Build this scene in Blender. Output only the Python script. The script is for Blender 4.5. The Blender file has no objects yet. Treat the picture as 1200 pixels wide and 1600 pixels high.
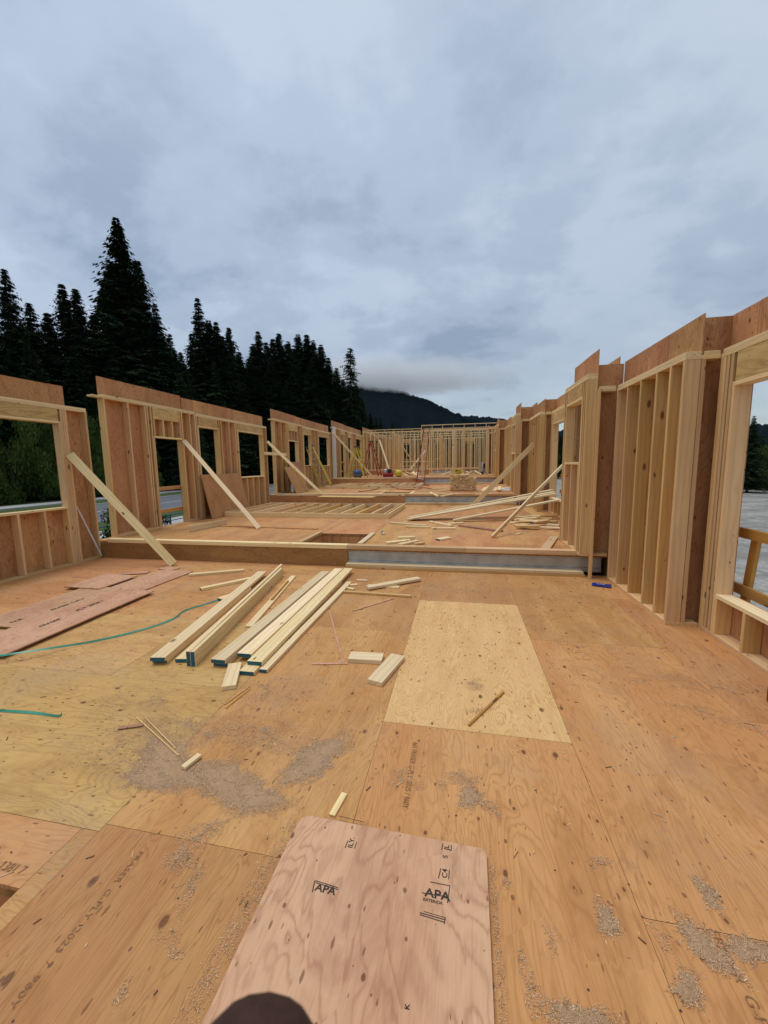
import bpy, math, random
import numpy as np
from mathutils import Matrix, Vector, Euler
R = math.radians
S = bpy.context.scene
COL = S.collection
RND = random.Random(7)

# ------------------------------------------------------------------ camera
FPX = 601.0
CX = Vector((0.98111906, 0.01589592, 0.19275037))
CY = Vector((0.0081021, 0.99236372, -0.12307967))
CZ = Vector((-0.19323494, 0.12231749, 0.97349817))
EYE = Vector((0, 0, 1.77))
a_right = Vector((CX.x, CX.z, -CX.y)); a_up = Vector((-CY.x, -CY.z, CY.y)); a_back = Vector((-CZ.x, -CZ.z, CZ.y))
cam_d = bpy.data.cameras.new('camera'); cam = bpy.data.objects.new('camera', cam_d); COL.objects.link(cam)
m3 = Matrix((a_right, a_up, a_back)).transposed()
cam.matrix_world = Matrix.Translation(EYE) @ m3.to_4x4()
cam_d.sensor_width = 36; cam_d.sensor_fit = 'AUTO'; cam_d.lens = FPX / 1600 * 36
cam_d.clip_start = 0.02; cam_d.clip_end = 20000
S.camera = cam
cam_d.dof.use_dof = True; cam_d.dof.focus_distance = 4.0; cam_d.dof.aperture_fstop = 21.0
S.render.resolution_x, S.render.resolution_y = 768, 1024

# ------------------------------------------------------------------ sky and sun
W = bpy.data.worlds.new('World'); S.world = W; W.use_nodes = True
nt = W.node_tree; nt.nodes.clear()
def N(t, typ, **kw):
    n = t.nodes.new(typ)
    for k, v in kw.items(): setattr(n, k, v)
    return n
def L(t, a, b): t.links.new(a, b)
SUN_EL, SUN_AZ = 74, -80
sky = N(nt, 'ShaderNodeTexSky', sky_type='NISHITA', sun_disc=False)
sky.sun_elevation = R(SUN_EL); sky.sun_rotation = R(SUN_AZ); sky.air_density = 1.0; sky.dust_density = 0.3
bg1 = N(nt, 'ShaderNodeBackground'); bg1.inputs[1].default_value = 0.05
L(nt, sky.outputs[0], bg1.inputs[0])
tc = N(nt, 'ShaderNodeTexCoord'); sep = N(nt, 'ShaderNodeSeparateXYZ'); L(nt, tc.outputs['Generated'], sep.inputs[0])
def math_(t, op, a, b=None, c=None, clamp=False):
    n = N(t, 'ShaderNodeMath', operation=op, use_clamp=clamp)
    for i, v in enumerate((a, b, c)):
        if v is None: continue
        if isinstance(v, (int, float)): n.inputs[i].default_value = v
        else: L(t, v, n.inputs[i])
    return n.outputs[0]
def ramp(t, fac, stops, interp='LINEAR'):
    n = N(t, 'ShaderNodeValToRGB'); cr = n.color_ramp; cr.interpolation = interp
    while len(cr.elements) < len(stops): cr.elements.new(0.5)
    for e, (p, c) in zip(cr.elements, stops):
        e.position = p; e.color = (c[0], c[1], c[2], 1) if not isinstance(c, (int, float)) else (c, c, c, 1)
    L(t, fac, n.inputs[0]); return n.outputs[0]
def noise(t, vec, scale, detail=4, rough=0.55, dist=0.0, dims='3D'):
    n = N(t, 'ShaderNodeTexNoise', noise_dimensions=dims)
    n.inputs['Scale'].default_value = scale; n.inputs['Detail'].default_value = detail
    n.inputs['Roughness'].default_value = rough; n.inputs['Distortion'].default_value = dist
    L(t, vec, n.inputs['Vector']); return n.outputs['Fac']
def mixc(t, fac, a, b, mode='MIX'):
    n = N(t, 'ShaderNodeMix', data_type='RGBA', blend_type=mode)
    if isinstance(fac, (int, float)): n.inputs[0].default_value = fac
    else: L(t, fac, n.inputs[0])
    for i, v in ((6, a), (7, b)):
        if isinstance(v, tuple): n.inputs[i].default_value = (v[0], v[1], v[2], 1)
        else: L(t, v, n.inputs[i])
    return n.outputs[2]
def mapping(t, vec, scale=(1, 1, 1), loc=(0, 0, 0), rot=(0, 0, 0)):
    n = N(t, 'ShaderNodeMapping'); n.inputs['Scale'].default_value = scale
    n.inputs['Location'].default_value = loc; n.inputs['Rotation'].default_value = rot
    L(t, vec, n.inputs['Vector']); return n.outputs[0]
zc = math_(nt, 'ADD', math_(nt, 'MAXIMUM', sep.outputs[2], 0.0), 0.30)
comb = N(nt, 'ShaderNodeCombineXYZ')
L(nt, math_(nt, 'DIVIDE', sep.outputs[0], zc), comb.inputs[0]); L(nt, math_(nt, 'DIVIDE', sep.outputs[1], zc), comb.inputs[1])
comb.inputs[2].default_value = 3.7
cl1 = noise(nt, mapping(nt, comb.outputs[0], (1.0, 1.1, 1), (1.3, 0.4, 0)), 1.5, 6, 0.52, 0.1)
cl2 = noise(nt, mapping(nt, comb.outputs[0], (1, 1.25, 1), (4, 2, 0)), 4.2, 7, 0.6, 0.15)
cl = math_(nt, 'ADD', math_(nt, 'MULTIPLY', cl1, 0.7), math_(nt, 'MULTIPLY', cl2, 0.3))
elev = ramp(nt, sep.outputs[2], [(0.0, (0.36, 0.41, 0.445)), (0.10, (0.28, 0.325, 0.36)), (0.22, (0.345, 0.405, 0.46)), (0.36, (0.45, 0.535, 0.615)), (0.62, (0.53, 0.635, 0.735)), (1.0, (0.58, 0.69, 0.79))])
shade = ramp(nt, cl, [(0.36, (0.52, 0.545, 0.575)), (0.455, (0.80, 0.815, 0.835)), (0.53, (1.02, 1.02, 1.02)), (0.66, (1.20, 1.17, 1.14))], 'EASE')
shade = mixc(nt, ramp(nt, sep.outputs[2], [(0.34, 0.0), (0.70, 0.45)]), shade, (1.0, 1.0, 1.0))
ccol = mixc(nt, 1.0, mixc(nt, 1.0, elev, shade, 'MULTIPLY'), (1.10, 1.02, 0.96), 'MULTIPLY')
bg2 = N(nt, 'ShaderNodeBackground'); bg2.inputs[1].default_value = 0.75
L(nt, ccol, bg2.inputs[0])
adds = N(nt, 'ShaderNodeAddShader'); L(nt, bg1.outputs[0], adds.inputs[0]); L(nt, bg2.outputs[0], adds.inputs[1])
wo = N(nt, 'ShaderNodeOutputWorld'); L(nt, adds.outputs[0], wo.inputs[0])

sd = bpy.data.lights.new('sun', 'SUN'); sd.energy = 1.5; sd.angle = R(30); sd.color = (1.0, 0.96, 0.9)
sun = bpy.data.objects.new('sun', sd); COL.objects.link(sun)
sun.rotation_euler = Euler((R(90 - SUN_EL), 0, R(180 - SUN_AZ)), 'XYZ')

S.view_settings.view_transform = 'Standard'; S.view_settings.look = 'None'
S.view_settings.exposure = 0.08; S.view_settings.gamma = 1.0; S.view_settings.use_curve_mapping = False
S.render.engine = 'CYCLES'
S.cycles.max_bounces = 6; S.cycles.diffuse_bounces = 3; S.cycles.glossy_bounces = 2
S.cycles.transparent_max_bounces = 8; S.cycles.volume_bounces = 4
S.cycles.use_denoising = True

# ------------------------------------------------------------------ helpers
def ray(px, py):
    v = Vector((px - 600.0, py - 800.0, FPX))
    return Vector((v.x * CX.x + v.y * CY.x + v.z * CZ.x, v.x * CX.z + v.y * CY.z + v.z * CZ.z, -(v.x * CX.y + v.y * CY.y + v.z * CZ.y)))
def at(px, py, z=0.0):
    r = ray(px, py); t = (z - EYE.z) / r.z; return EYE + r * t
def atx(px, py, x):
    r = ray(px, py); return EYE + r * ((x - EYE.x) / r.x)
def aty(px, py, y):
    r = ray(px, py); return EYE + r * ((y - EYE.y) / r.y)

def new(name, data, parent=None, loc=(0, 0, 0), rot=None):
    o = bpy.data.objects.new(name, data); COL.objects.link(o)
    if parent: o.parent = parent
    o.location = loc
    if rot is not None: o.rotation_euler = rot
    return o
def tag(o, label=None, cat=None, group=None, kind=None):
    if label: o['label'] = label
    if cat: o['category'] = cat
    if group: o['group'] = group
    if kind: o['kind'] = kind
    return o
def thing(name, label, cat, loc=(0, 0, 0), rz=0, group=None):
    return tag(new(name, None, None, loc, (0, 0, rz)), label, cat, group)
def copy_tree(o, parent=None):
    c = o.copy(); COL.objects.link(c)
    if parent: c.parent = parent; c.matrix_parent_inverse = o.matrix_parent_inverse
    for ch in [q for q in o.children]: copy_tree(ch, c)
    return c
def mesh_np(name, verts, faces, mats, mi=None, smooth=False):
    me = bpy.data.meshes.new(name)
    verts = np.asarray(verts, dtype=np.float32); faces = np.asarray(faces, dtype=np.int32)
    k = faces.shape[1]
    me.vertices.add(len(verts)); me.vertices.foreach_set('co', verts.ravel())
    me.loops.add(faces.size); me.loops.foreach_set('vertex_index', faces.ravel())
    me.polygons.add(len(faces)); me.polygons.foreach_set('loop_start', np.arange(0, faces.size, k, dtype=np.int32))
    me.polygons.foreach_set('loop_total', np.full(len(faces), k, dtype=np.int32))
    if mi is not None: me.polygons.foreach_set('material_index', np.asarray(mi, dtype=np.int32))
    me.update(calc_edges=True); me.validate()
    for m in (mats if isinstance(mats, (list, tuple)) else [mats]): me.materials.append(m)
    if smooth: me.shade_smooth()
    return me
def mesh_py(name, verts, faces, mats, mi=None, smooth=False):
    me = bpy.data.meshes.new(name); me.from_pydata([tuple(v) for v in verts], [], faces); me.update()
    for m in (mats if isinstance(mats, (list, tuple)) else [mats]): me.materials.append(m)
    if mi: me.polygons.foreach_set('material_index', mi)
    if smooth: me.shade_smooth()
    return me
_cache = {}
def box_mesh(L_, w, t, mat, endmat=None, ch=0.002):
    """box with X along the grain, chamfered along all edges; end faces may be painted"""
    key = (round(L_, 4), round(w, 4), round(t, 4), mat.name, endmat.name if endmat else '', ch)
    if key in _cache: return _cache[key]
    hx, hy, hz = L_ / 2, w / 2, t / 2
    vs, fs, mi = [], [], []
    if ch <= 0:
        vs = [(sx * hx, sy * hy, sz * hz) for sx in (-1, 1) for sy in (-1, 1) for sz in (-1, 1)]
        fs = [(0, 1, 3, 2), (4, 6, 7, 5), (0, 4, 5, 1), (2, 3, 7, 6), (0, 2, 6, 4), (1, 5, 7, 3)]
        mi = [1, 1, 0, 0, 0, 0]
    else:
        c = min(ch, hx * .3, hy * .3, hz * .3); idx = {}
        for sx in (-1, 1):
            for sy in (-1, 1):
                for sz in (-1, 1):
                    for ax in range(3):
                        p = [sx * (hx - c), sy * (hy - c), sz * (hz - c)]
                        p[ax] = (sx * hx, sy * hy, sz * hz)[ax]
                        idx[(sx, sy, sz, ax)] = len(vs); vs.append(tuple(p))
        def quad(a, b, c_, d, m):
            fs.append((a, b, c_, d)); mi.append(m)
        for s in (-1, 1):
            q = [idx[(s, y, z, 0)] for y, z in ((-1, -1), (1, -1), (1, 1), (-1, 1))]
            fs.append(tuple(q if s > 0 else q[::-1])); mi.append(1)
            q = [idx[(x, s, z, 1)] for x, z in ((-1, -1), (-1, 1), (1, 1), (1, -1))]
            fs.append(tuple(q if s > 0 else q[::-1])); mi.append(0)
            q = [idx[(x, y, s, 2)] for x, y in ((-1, -1), (1, -1), (1, 1), (-1, 1))]
            fs.append(tuple(q if s > 0 else q[::-1])); mi.append(0)
        for a in (-1, 1):
            for b in (-1, 1):
                fs.append((idx[(-1, a, b, 1)], idx[(1, a, b, 1)], idx[(1, a, b, 2)], idx[(-1, a, b, 2)])); mi.append(0)
                fs.append((idx[(a, -1, b, 0)], idx[(a, 1, b, 0)], idx[(a, 1, b, 2)], idx[(a, -1, b, 2)])); mi.append(0)
                fs.append((idx[(a, b, -1, 0)], idx[(a, b, 1, 0)], idx[(a, b, 1, 1)], idx[(a, b, -1, 1)])); mi.append(0)
                for c2 in (-1, 1):
                    fs.append((idx[(a, b, c2, 0)], idx[(a, b, c2, 1)], idx[(a, b, c2, 2)])); mi.append(0)
    me = mesh_py('box', vs, fs, [mat, endmat or mat], mi)
    import bmesh
    bm = bmesh.new(); bm.from_mesh(me); bmesh.ops.recalc_face_normals(bm, faces=bm.faces); bm.to_mesh(me); bm.free()
    _cache[key] = me; return me
HP = math.pi / 2
def stick(name, mat, parent, c, size, end=None, ch=0.002, axis=None):
    """axis aligned piece in its parent's space; the grain runs along its longest side"""
    dx, dy, dz = size
    ax = axis if axis is not None else max(range(3), key=lambda i: size[i])
    if ax == 0: me = box_mesh(dx, dy, dz, mat, end, ch); rot = (0, 0, 0)
    elif ax == 1: me = box_mesh(dy, dx, dz, mat, end, ch); rot = (0, 0, HP)
    else: me = box_mesh(dz, dy, dx, mat, end, ch); rot = (0, -HP, 0)
    return new(name, me, parent, c, rot)
def span(name, mat, parent, p0, p1, w, t, up=(0, 0, 1), end=None, roll=0, ch=0.002):
    """board between two points: w across, t along the up side"""
    p0, p1 = Vector(p0), Vector(p1); x = (p1 - p0); Ln = x.length; x.normalize()
    up = Vector(up); y = up.cross(x); y.normalize(); z = x.cross(y)
    m = Matrix((x, y, z)).transposed()
    if roll: m = m @ Matrix.Rotation(roll, 3, 'X')
    o = new(name, box_mesh(round(Ln, 3), w, t, mat, end, ch), parent, (p0 + p1) / 2)
    o.rotation_euler = m.to_euler(); return o
def panel(name, mat, parent, c, wu, h, th, vert=True, ch=0.0):
    if vert: me = box_mesh(round(h, 4), round(wu, 4), th, mat, None, ch); m = Matrix(((0, 1, 0), (0, 0, 1), (1, 0, 0)))
    else: me = box_mesh(round(wu, 4), round(h, 4), th, mat, None, ch); m = Matrix(((1, 0, 0), (0, 0, -1), (0, 1, 0)))
    return new(name, me, parent, c, m.to_euler())
def tube(name, mat, parent, pts, r, seg=8, cap=True):
    pts = [Vector(p) for p in pts]; vs, fs = [], []
    up = Vector((0, 0, 1))
    for i, p in enumerate(pts):
        d = (pts[min(i + 1, len(pts) - 1)] - pts[max(i - 1, 0)]).normalized()
        a = d.cross(up)
        if a.length < 1e-3: a = d.cross(Vector((1, 0, 0)))
        a.normalize(); b = a.cross(d)
        rr = r[i] if isinstance(r, (list, tuple)) else r
        for k in range(seg):
            th = 2 * math.pi * k / seg
            vs.append(p + a * math.cos(th) * rr + b * math.sin(th) * rr)
    for i in range(len(pts) - 1):
        for k in range(seg):
            k2 = (k + 1) % seg; fs.append((i * seg + k, i * seg + k2, (i + 1) * seg + k2, (i + 1) * seg + k))
    if cap: fs.append(tuple(range(seg))[::-1]); fs.append(tuple((len(pts) - 1) * seg + k for k in range(seg)))
    return new(name, mesh_py(name, vs, fs, mat, smooth=True), parent)
def lathe(name, mat, parent, prof, loc=(0, 0, 0), rot=None, seg=24):
    vs, fs = [], []
    for (r_, z_) in prof:
        for k in range(seg):
            th = 2 * math.pi * k / seg; vs.append((r_ * math.cos(th), r_ * math.sin(th), z_))
    for i in range(len(prof) - 1):
        for k in range(seg):
            k2 = (k + 1) % seg; fs.append((i * seg + k, i * seg + k2, (i + 1) * seg + k2, (i + 1) * seg + k))
    return new(name, mesh_py(name, vs, fs, mat, smooth=True), parent, loc, rot)
def smooth_pts(pts, n=8):
    pts = [Vector(p) for p in pts]; out = []
    for i in range(len(pts) - 1):
        p0 = pts[max(i - 1, 0)]; p1 = pts[i]; p2 = pts[i + 1]; p3 = pts[min(i + 2, len(pts) - 1)]
        for k in range(n):
            t = k / n
            out.append(0.5 * ((2 * p1) + (p2 - p0) * t + (2 * p0 - 5 * p1 + 4 * p2 - p3) * t * t + (3 * p1 - p0 - 3 * p2 + p3) * t ** 3))
    out.append(pts[-1]); return out

# ------------------------------------------------------------------ materials
def mat_base(name, rough=0.7, spec=0.3):
    m = bpy.data.materials.new(name); m.use_nodes = True; t = m.node_tree; t.nodes.clear()
    b = N(t, 'ShaderNodeBsdfPrincipled'); b.inputs['Roughness'].default_value = rough
    b.inputs['Specular IOR Level'].default_value = spec
    o = N(t, 'ShaderNodeOutputMaterial'); L(t, b.outputs[0], o.inputs[0])
    return m, t, b
def flat(name, col, rough=0.6, metal=0.0, spec=0.4, var=0.12, scale=9.0, bump=0.0):
    m, t, b = mat_base(name, rough, spec); b.inputs['Metallic'].default_value = metal
    tcn = N(t, 'ShaderNodeTexCoord'); f = noise(t, tcn.outputs['Object'], scale, 5, 0.6)
    c = ramp(t, f, [(0.3, tuple(v * (1 - var) for v in col)), (0.7, tuple(min(1, v * (1 + var)) for v in col))])
    L(t, c, b.inputs['Base Color'])
    if bump:
        bn = N(t, 'ShaderNodeBump'); bn.inputs['Strength'].default_value = bump; bn.inputs['Distance'].default_value = 0.01
        L(t, noise(t, tcn.outputs['Object'], scale * 6, 4), bn.inputs['Height']); L(t, bn.outputs[0], b.inputs['Normal'])
    return m
def object_coords(t, spread=37.0):
    tcn = N(t, 'ShaderNodeTexCoord'); oi = N(t, 'ShaderNodeObjectInfo')
    v = N(t, 'ShaderNodeVectorMath', operation='MULTIPLY_ADD')
    cmb = N(t, 'ShaderNodeCombineXYZ'); L(t, oi.outputs['Random'], cmb.inputs[0]); L(t, oi.outputs['Random'], cmb.inputs[1]); cmb.inputs[2].default_value = 0.3
    L(t, cmb.outputs[0], v.inputs[0]); v.inputs[1].default_value = (spread, spread * 1.7, 1); L(t, tcn.outputs['Object'], v.inputs[2])
    return v.outputs[0], oi.outputs['Random']
def knots(t, vec, sc, thr, size, rnd=1.0):
    v = N(t, 'ShaderNodeTexVoronoi', feature='F1', voronoi_dimensions='2D' if sc[2] < .1 else '3D'); v.inputs['Scale'].default_value = 1.0; v.inputs['Randomness'].default_value = rnd
    wob = noise(t, mapping(t, vec, (sc[0] * 6, sc[1] * 6, sc[2] * 6)), 1.0, 2)
    L(t, mapping(t, vec, sc), v.inputs['Vector'])
    d = math_(t, 'ADD', v.outputs['Distance'], math_(t, 'MULTIPLY', math_(t, 'SUBTRACT', wob, 0.5), size * 0.8))
    sp = N(t, 'ShaderNodeSeparateColor'); L(t, v.outputs['Color'], sp.inputs[0])
    keep = math_(t, 'GREATER_THAN', sp.outputs[0], thr)
    sz = math_(t, 'MULTIPLY', math_(t, 'ADD', math_(t, 'MULTIPLY', math_(t, 'POWER', sp.outputs[1], 2.0), 0.8), 0.25), size)
    m = math_(t, 'MULTIPLY', math_(t, 'SUBTRACT', 1.0, math_(t, 'DIVIDE', d, sz), None, True), 3.0, None, True)
    near = math_(t, 'MULTIPLY', keep, math_(t, 'DIVIDE', 0.12, math_(t, 'ADD', d, 0.12)))
    core = math_(t, 'MULTIPLY', m, keep)
    return core, near
def lumber(name, light, dark, line=(0.36, 0.2, 0.09), contrast=1.0):
    m, t, b = mat_base(name, 0.62, 0.25)
    vec, rnd = object_coords(t)
    core, near = knots(t, vec, (3.2, 7.0, 7.0), 0.15, 0.20)
    warp = noise(t, mapping(t, vec, (0.7, 5, 5)), 1.0, 3, 0.5)
    ph = math_(t, 'ADD', math_(t, 'MULTIPLY', warp, 15.0), math_(t, 'MULTIPLY', near, 5.0))
    sx = N(t, 'ShaderNodeSeparateXYZ'); L(t, vec, sx.inputs[0])
    ph = math_(t, 'ADD', ph, math_(t, 'MULTIPLY', math_(t, 'ADD', sx.outputs[1], sx.outputs[2]), 110.0))
    rings = math_(t, 'MULTIPLY', math_(t, 'ADD', math_(t, 'SINE', ph), 1.0), 0.5)
    rings = math_(t, 'POWER', rings, 2.5)
    fine = noise(t, mapping(t, vec, (5, 180, 180)), 1.0, 3, 0.6)
    big = noise(t, mapping(t, vec, (0.9, 4, 4), (5, 1, 2)), 1.0, 3, 0.6)
    c = mixc(t, ramp(t, big, [(0.3, 0.0), (0.7, 1.0)]), light, dark)
    c = mixc(t, math_(t, 'MULTIPLY', rings, 0.22 * contrast), c, line)
    c = mixc(t, math_(t, 'MULTIPLY', math_(t, 'SUBTRACT', fine, 0.35, None, True), 0.35 * contrast), c, line)
    # every board its own tone
    hsv = N(t, 'ShaderNodeHueSaturation'); L(t, c, hsv.inputs['Color'])
    w2 = N(t, 'ShaderNodeTexWhiteNoise', noise_dimensions='1D'); L(t, rnd, w2.inputs['W'])
    L(t, math_(t, 'ADD', math_(t, 'MULTIPLY', w2.outputs['Value'], 0.30), 0.82), hsv.inputs['Value'])
    w3 = N(t, 'ShaderNodeTexWhiteNoise', noise_dimensions='1D'); L(t, math_(t, 'ADD', rnd, 3.3), w3.inputs['W'])
    L(t, math_(t, 'ADD', math_(t, 'MULTIPLY', w3.outputs['Value'], 0.010), 0.4935), hsv.inputs['Hue'])
    L(t, math_(t, 'ADD', math_(t, 'MULTIPLY', w3.outputs['Value'], 0.16), 0.96), hsv.inputs['Saturation'])
    c = mixc(t, math_(t, 'MULTIPLY', core, 0.85), hsv.outputs[0], (0.13, 0.05, 0.018))
    L(t, c, b.inputs['Base Color'])
    bn = N(t, 'ShaderNodeBump'); bn.inputs['Strength'].default_value = 0.25; bn.inputs['Distance'].default_value = 0.002
    L(t, math_(t, 'ADD', fine, math_(t, 'MULTIPLY', rings, 0.4)), bn.inputs['Height']); L(t, bn.outputs[0], b.inputs['Normal'])
    return m
def plywood(name, a, bcol, line, knot=(0.13, 0.05, 0.02), rings_n=26.0, line_amt=0.34, dust=0.0, knot_thr=0.45, stretch=4.5, var=0.2, ksize=0.085):
    m, t, b = mat_base(name, 0.68, 0.22)
    vec, rnd = object_coords(t)
    core, near = knots(t, vec, (3.1, 4.8, 0.01), knot_thr, ksize)
    core2, near2 = knots(t, mapping(t, vec, (1, 1, 1), (3.3, 7.1, 0)), (6.0, 8.5, 0.01), 0.45, 0.075)
    v2 = mapping(t, vec, (1, 1, 0.01))
    warp = noise(t, mapping(t, v2, (0.55, 0.55 * stretch, 1)), 1.0, 3.0, 0.55, 0.9)
    warp2 = noise(t, mapping(t, v2, (3.0, 14.0, 1)), 1.0, 3, 0.6, 0.4)
    ph = math_(t, 'MULTIPLY', math_(t, 'ADD', math_(t, 'ADD', warp, math_(t, 'MULTIPLY', warp2, 0.07)), math_(t, 'MULTIPLY', near, 0.10)), rings_n * 6.283)
    s = math_(t, 'MULTIPLY', math_(t, 'ADD', math_(t, 'SINE', ph), 1.0), 0.5)
    thin = math_(t, 'POWER', s, 7.0)
    soft = math_(t, 'POWER', s, 1.6)
    fine = noise(t, mapping(t, v2, (9, 170, 1)), 1.0, 3, 0.65)
    patch = noise(t, mapping(t, v2, (0.5, 2.6, 1), (9, 3, 0)), 1.0, 3, 0.55, 0.3)
    lm = noise(t, mapping(t, v2, (1.5, 4, 1), (2, 8, 0)), 1.0, 2)
    c = mixc(t, ramp(t, patch, [(0.36, 0.0), (0.64, 1.0)]), a, bcol)
    c = mixc(t, math_(t, 'MULTIPLY', soft, line_amt * 0.35), c, line)
    c = mixc(t, math_(t, 'MULTIPLY', thin, math_(t, 'MULTIPLY', ramp(t, lm, [(0.35, 0.15), (0.6, 1.0)]), line_amt)), c, line)
    c = mixc(t, math_(t, 'MULTIPLY', math_(t, 'SUBTRACT', fine, 0.4, None, True), 0.55), c, line)
    hsv = N(t, 'ShaderNodeHueSaturation'); L(t, c, hsv.inputs['Color'])
    w2 = N(t, 'ShaderNodeTexWhiteNoise', noise_dimensions='1D'); L(t, rnd, w2.inputs['W'])
    L(t, math_(t, 'ADD', math_(t, 'MULTIPLY', w2.outputs['Value'], var), 1 - var / 2), hsv.inputs['Value'])
    w3 = N(t, 'ShaderNodeTexWhiteNoise', noise_dimensions='1D'); L(t, math_(t, 'ADD', rnd, 3.3), w3.inputs['W'])
    L(t, math_(t, 'ADD', math_(t, 'MULTIPLY', w3.outputs['Value'], 0.016), 0.492), hsv.inputs['Hue'])
    halo = math_(t, 'MULTIPLY', math_(t, 'SUBTRACT', near, 0.45, None, True), 0.9, None, True)
    c = mixc(t, halo, hsv.outputs[0], line)
    c = mixc(t, math_(t, 'MULTIPLY', core, 0.85), c, knot)
    c = mixc(t, math_(t, 'MULTIPLY', core2, 0.75), c, knot)
    tick, _n = knots(t, mapping(t, vec, (1, 1, 1), (1.7, 5.3, 0)), (8.0, 27.0, 0.01), 0.82, 0.20)
    c = mixc(t, math_(t, 'MULTIPLY', tick, 0.7), c, knot)
    bl = noise(t, mapping(t, v2, (1.6, 3.2, 1), (4, 4, 0)), 1.0, 5, 0.7, 0.6)
    c = mixc(t, ramp(t, bl, [(0.38, 0.30), (0.5, 0.0)]), c, line)
    st = noise(t, mapping(t, v2, (1.2, 60, 1), (6, 4, 0)), 1.0, 4, 0.7)
    c = mixc(t, ramp(t, st, [(0.54, 0.0), (0.72, 0.35)]), c, line)
    rough_h = fine
    if dust > 0:
        g = N(t, 'ShaderNodeNewGeometry')
        d1 = noise(t, g.outputs['Position'], 1.3, 6, 0.62, 0.4)
        d2 = noise(t, g.outputs['Position'], 46.0, 3, 0.7)
        dm = ramp(t, d1, [(0.50, 0.0), (0.60, 0.55), (0.72, 1.0)])
        dm = math_(t, 'MULTIPLY', dm, ramp(t, d2, [(0.42, 0.15), (0.55, 1.0)]))
        c = mixc(t, math_(t, 'MULTIPLY', dm, dust), c, (0.40, 0.265, 0.165))
        # scuffs, boot marks and staples
        d3 = noise(t, mapping(t, g.outputs['Position'], (1, 1, 1), (7, 7, 0)), 5.5, 5, 0.75, 0.5)
        c = mixc(t, ramp(t, d3, [(0.62, 0.0), (0.72, 0.35)]), c, (0.20, 0.12, 0.075))
    L(t, c, b.inputs['Base Color'])
    bn = N(t, 'ShaderNodeBump'); bn.inputs['Strength'].default_value = 0.3; bn.inputs['Distance'].default_value = 0.002
    L(t, math_(t, 'ADD', rough_h, math_(t, 'MULTIPLY', thin, 0.5)), bn.inputs['Height']); L(t, bn.outputs[0], b.inputs['Normal'])
    return m
M = {}
M['spruce'] = lumber('spruce_lumber', (0.90, 0.72, 0.42), (0.84, 0.63, 0.33))
M['stud'] = lumber('stud_lumber', (0.78, 0.535, 0.27), (0.68, 0.43, 0.19))
M['rail'] = lumber('rail_lumber', (0.56, 0.30, 0.10), (0.48, 0.24, 0.075))
M['deck'] = plywood('deck_plywood', (0.52, 0.242, 0.086), (0.60, 0.312, 0.120), (0.29, 0.112, 0.034), dust=0.5)
M['deck_pale'] = plywood('pale_plywood', (0.72, 0.465, 0.175), (0.79, 0.54, 0.225), (0.50, 0.27, 0.085), rings_n=44, line_amt=0.62, stretch=4.2, dust=0.25, var=0.06, knot_thr=0.55)
M['deck_yellow'] = plywood('yellow_plywood', (0.56, 0.325, 0.105), (0.64, 0.40, 0.14), (0.29, 0.145, 0.05), dust=0.7, stretch=4)
M['deck_gold'] = plywood('golden_plywood', (0.56, 0.298, 0.105), (0.52, 0.235, 0.09), (0.29, 0.115, 0.03), dust=0.2, rings_n=34, stretch=7, line_amt=0.42, knot_thr=0.3)
M['pink_ply'] = plywood('pinkish_plywood', (0.60, 0.322, 0.188), (0.66, 0.385, 0.232), (0.30, 0.115, 0.06), rings_n=24, line_amt=0.36, stretch=2.6, ksize=0.06, knot_thr=.6)
M['dark_pink_ply'] = plywood('reddish_plywood', (0.42, 0.21, 0.125), (0.47, 0.25, 0.155), (0.24, 0.09, 0.05), rings_n=8, line_amt=0.5)
M['sheath'] = plywood('sheathing_plywood', (0.50, 0.245, 0.100), (0.60, 0.325, 0.145), (0.27, 0.100, 0.034), line_amt=0.5, knot_thr=0.4, var=0.3)
M['osb'] = plywood('strand_beam', (0.36, 0.180, 0.055), (0.43, 0.24, 0.08), (0.17, 0.075, 0.028), rings_n=40, line_amt=0.8, stretch=9, knot_thr=2)
M['header'] = plywood('header_lumber', (0.70, 0.48, 0.20), (0.60, 0.39, 0.15), (0.33, 0.19, 0.075), rings_n=10, line_amt=0.6, stretch=7, knot_thr=0.7)
M['teal'] = flat('teal_end_paint', (0.012, 0.10, 0.14), 0.55, var=0.3, scale=60)
M['steel'] = flat('galvanised_steel', (0.42, 0.45, 0.47), 0.42, metal=0.75, var=0.18, scale=5, bump=0.15)
M['black'] = flat('black_plastic', (0.02, 0.02, 0.022), 0.45)
M['ink'] = flat('printing_ink', (0.035, 0.025, 0.022), 0.8, var=0.5, scale=120)
M['mill_ink'] = flat('faded_mill_print', (0.27, 0.125, 0.052), 0.8, var=0.5, scale=90)
M['blue_wrap'] = flat('blue_wrapper', (0.015, 0.03, 0.21), 0.35, var=0.25, scale=30)
M['white'] = flat('white_print', (0.72, 0.74, 0.76), 0.5)
M['strap'] = flat('green_strapping', (0.055, 0.30, 0.20), 0.35, var=0.2, scale=8)
M['yellow'] = flat('yellow_fibreglass', (0.62, 0.48, 0.04), 0.5)
M['red'] = flat('red_fibreglass', (0.34, 0.035, 0.025), 0.5)
M['alu'] = flat('aluminium', (0.55, 0.55, 0.56), 0.35, metal=0.8)
M['hose'] = flat('red_hose', (0.30, 0.02, 0.02), 0.5)
M['blue_tool'] = flat('blue_tool', (0.03, 0.12, 0.26), 0.45)
M['grey_cloth'] = flat('grey_bucket', (0.10, 0.105, 0.115), 0.7, var=0.3, scale=14)
M['wrap'] = flat('housewrap', (0.66, 0.63, 0.62), 0.5)
M['concrete'] = flat('concrete', (0.36, 0.36, 0.35), 0.9, var=0.15, scale=1.2, bump=0.3)
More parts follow.
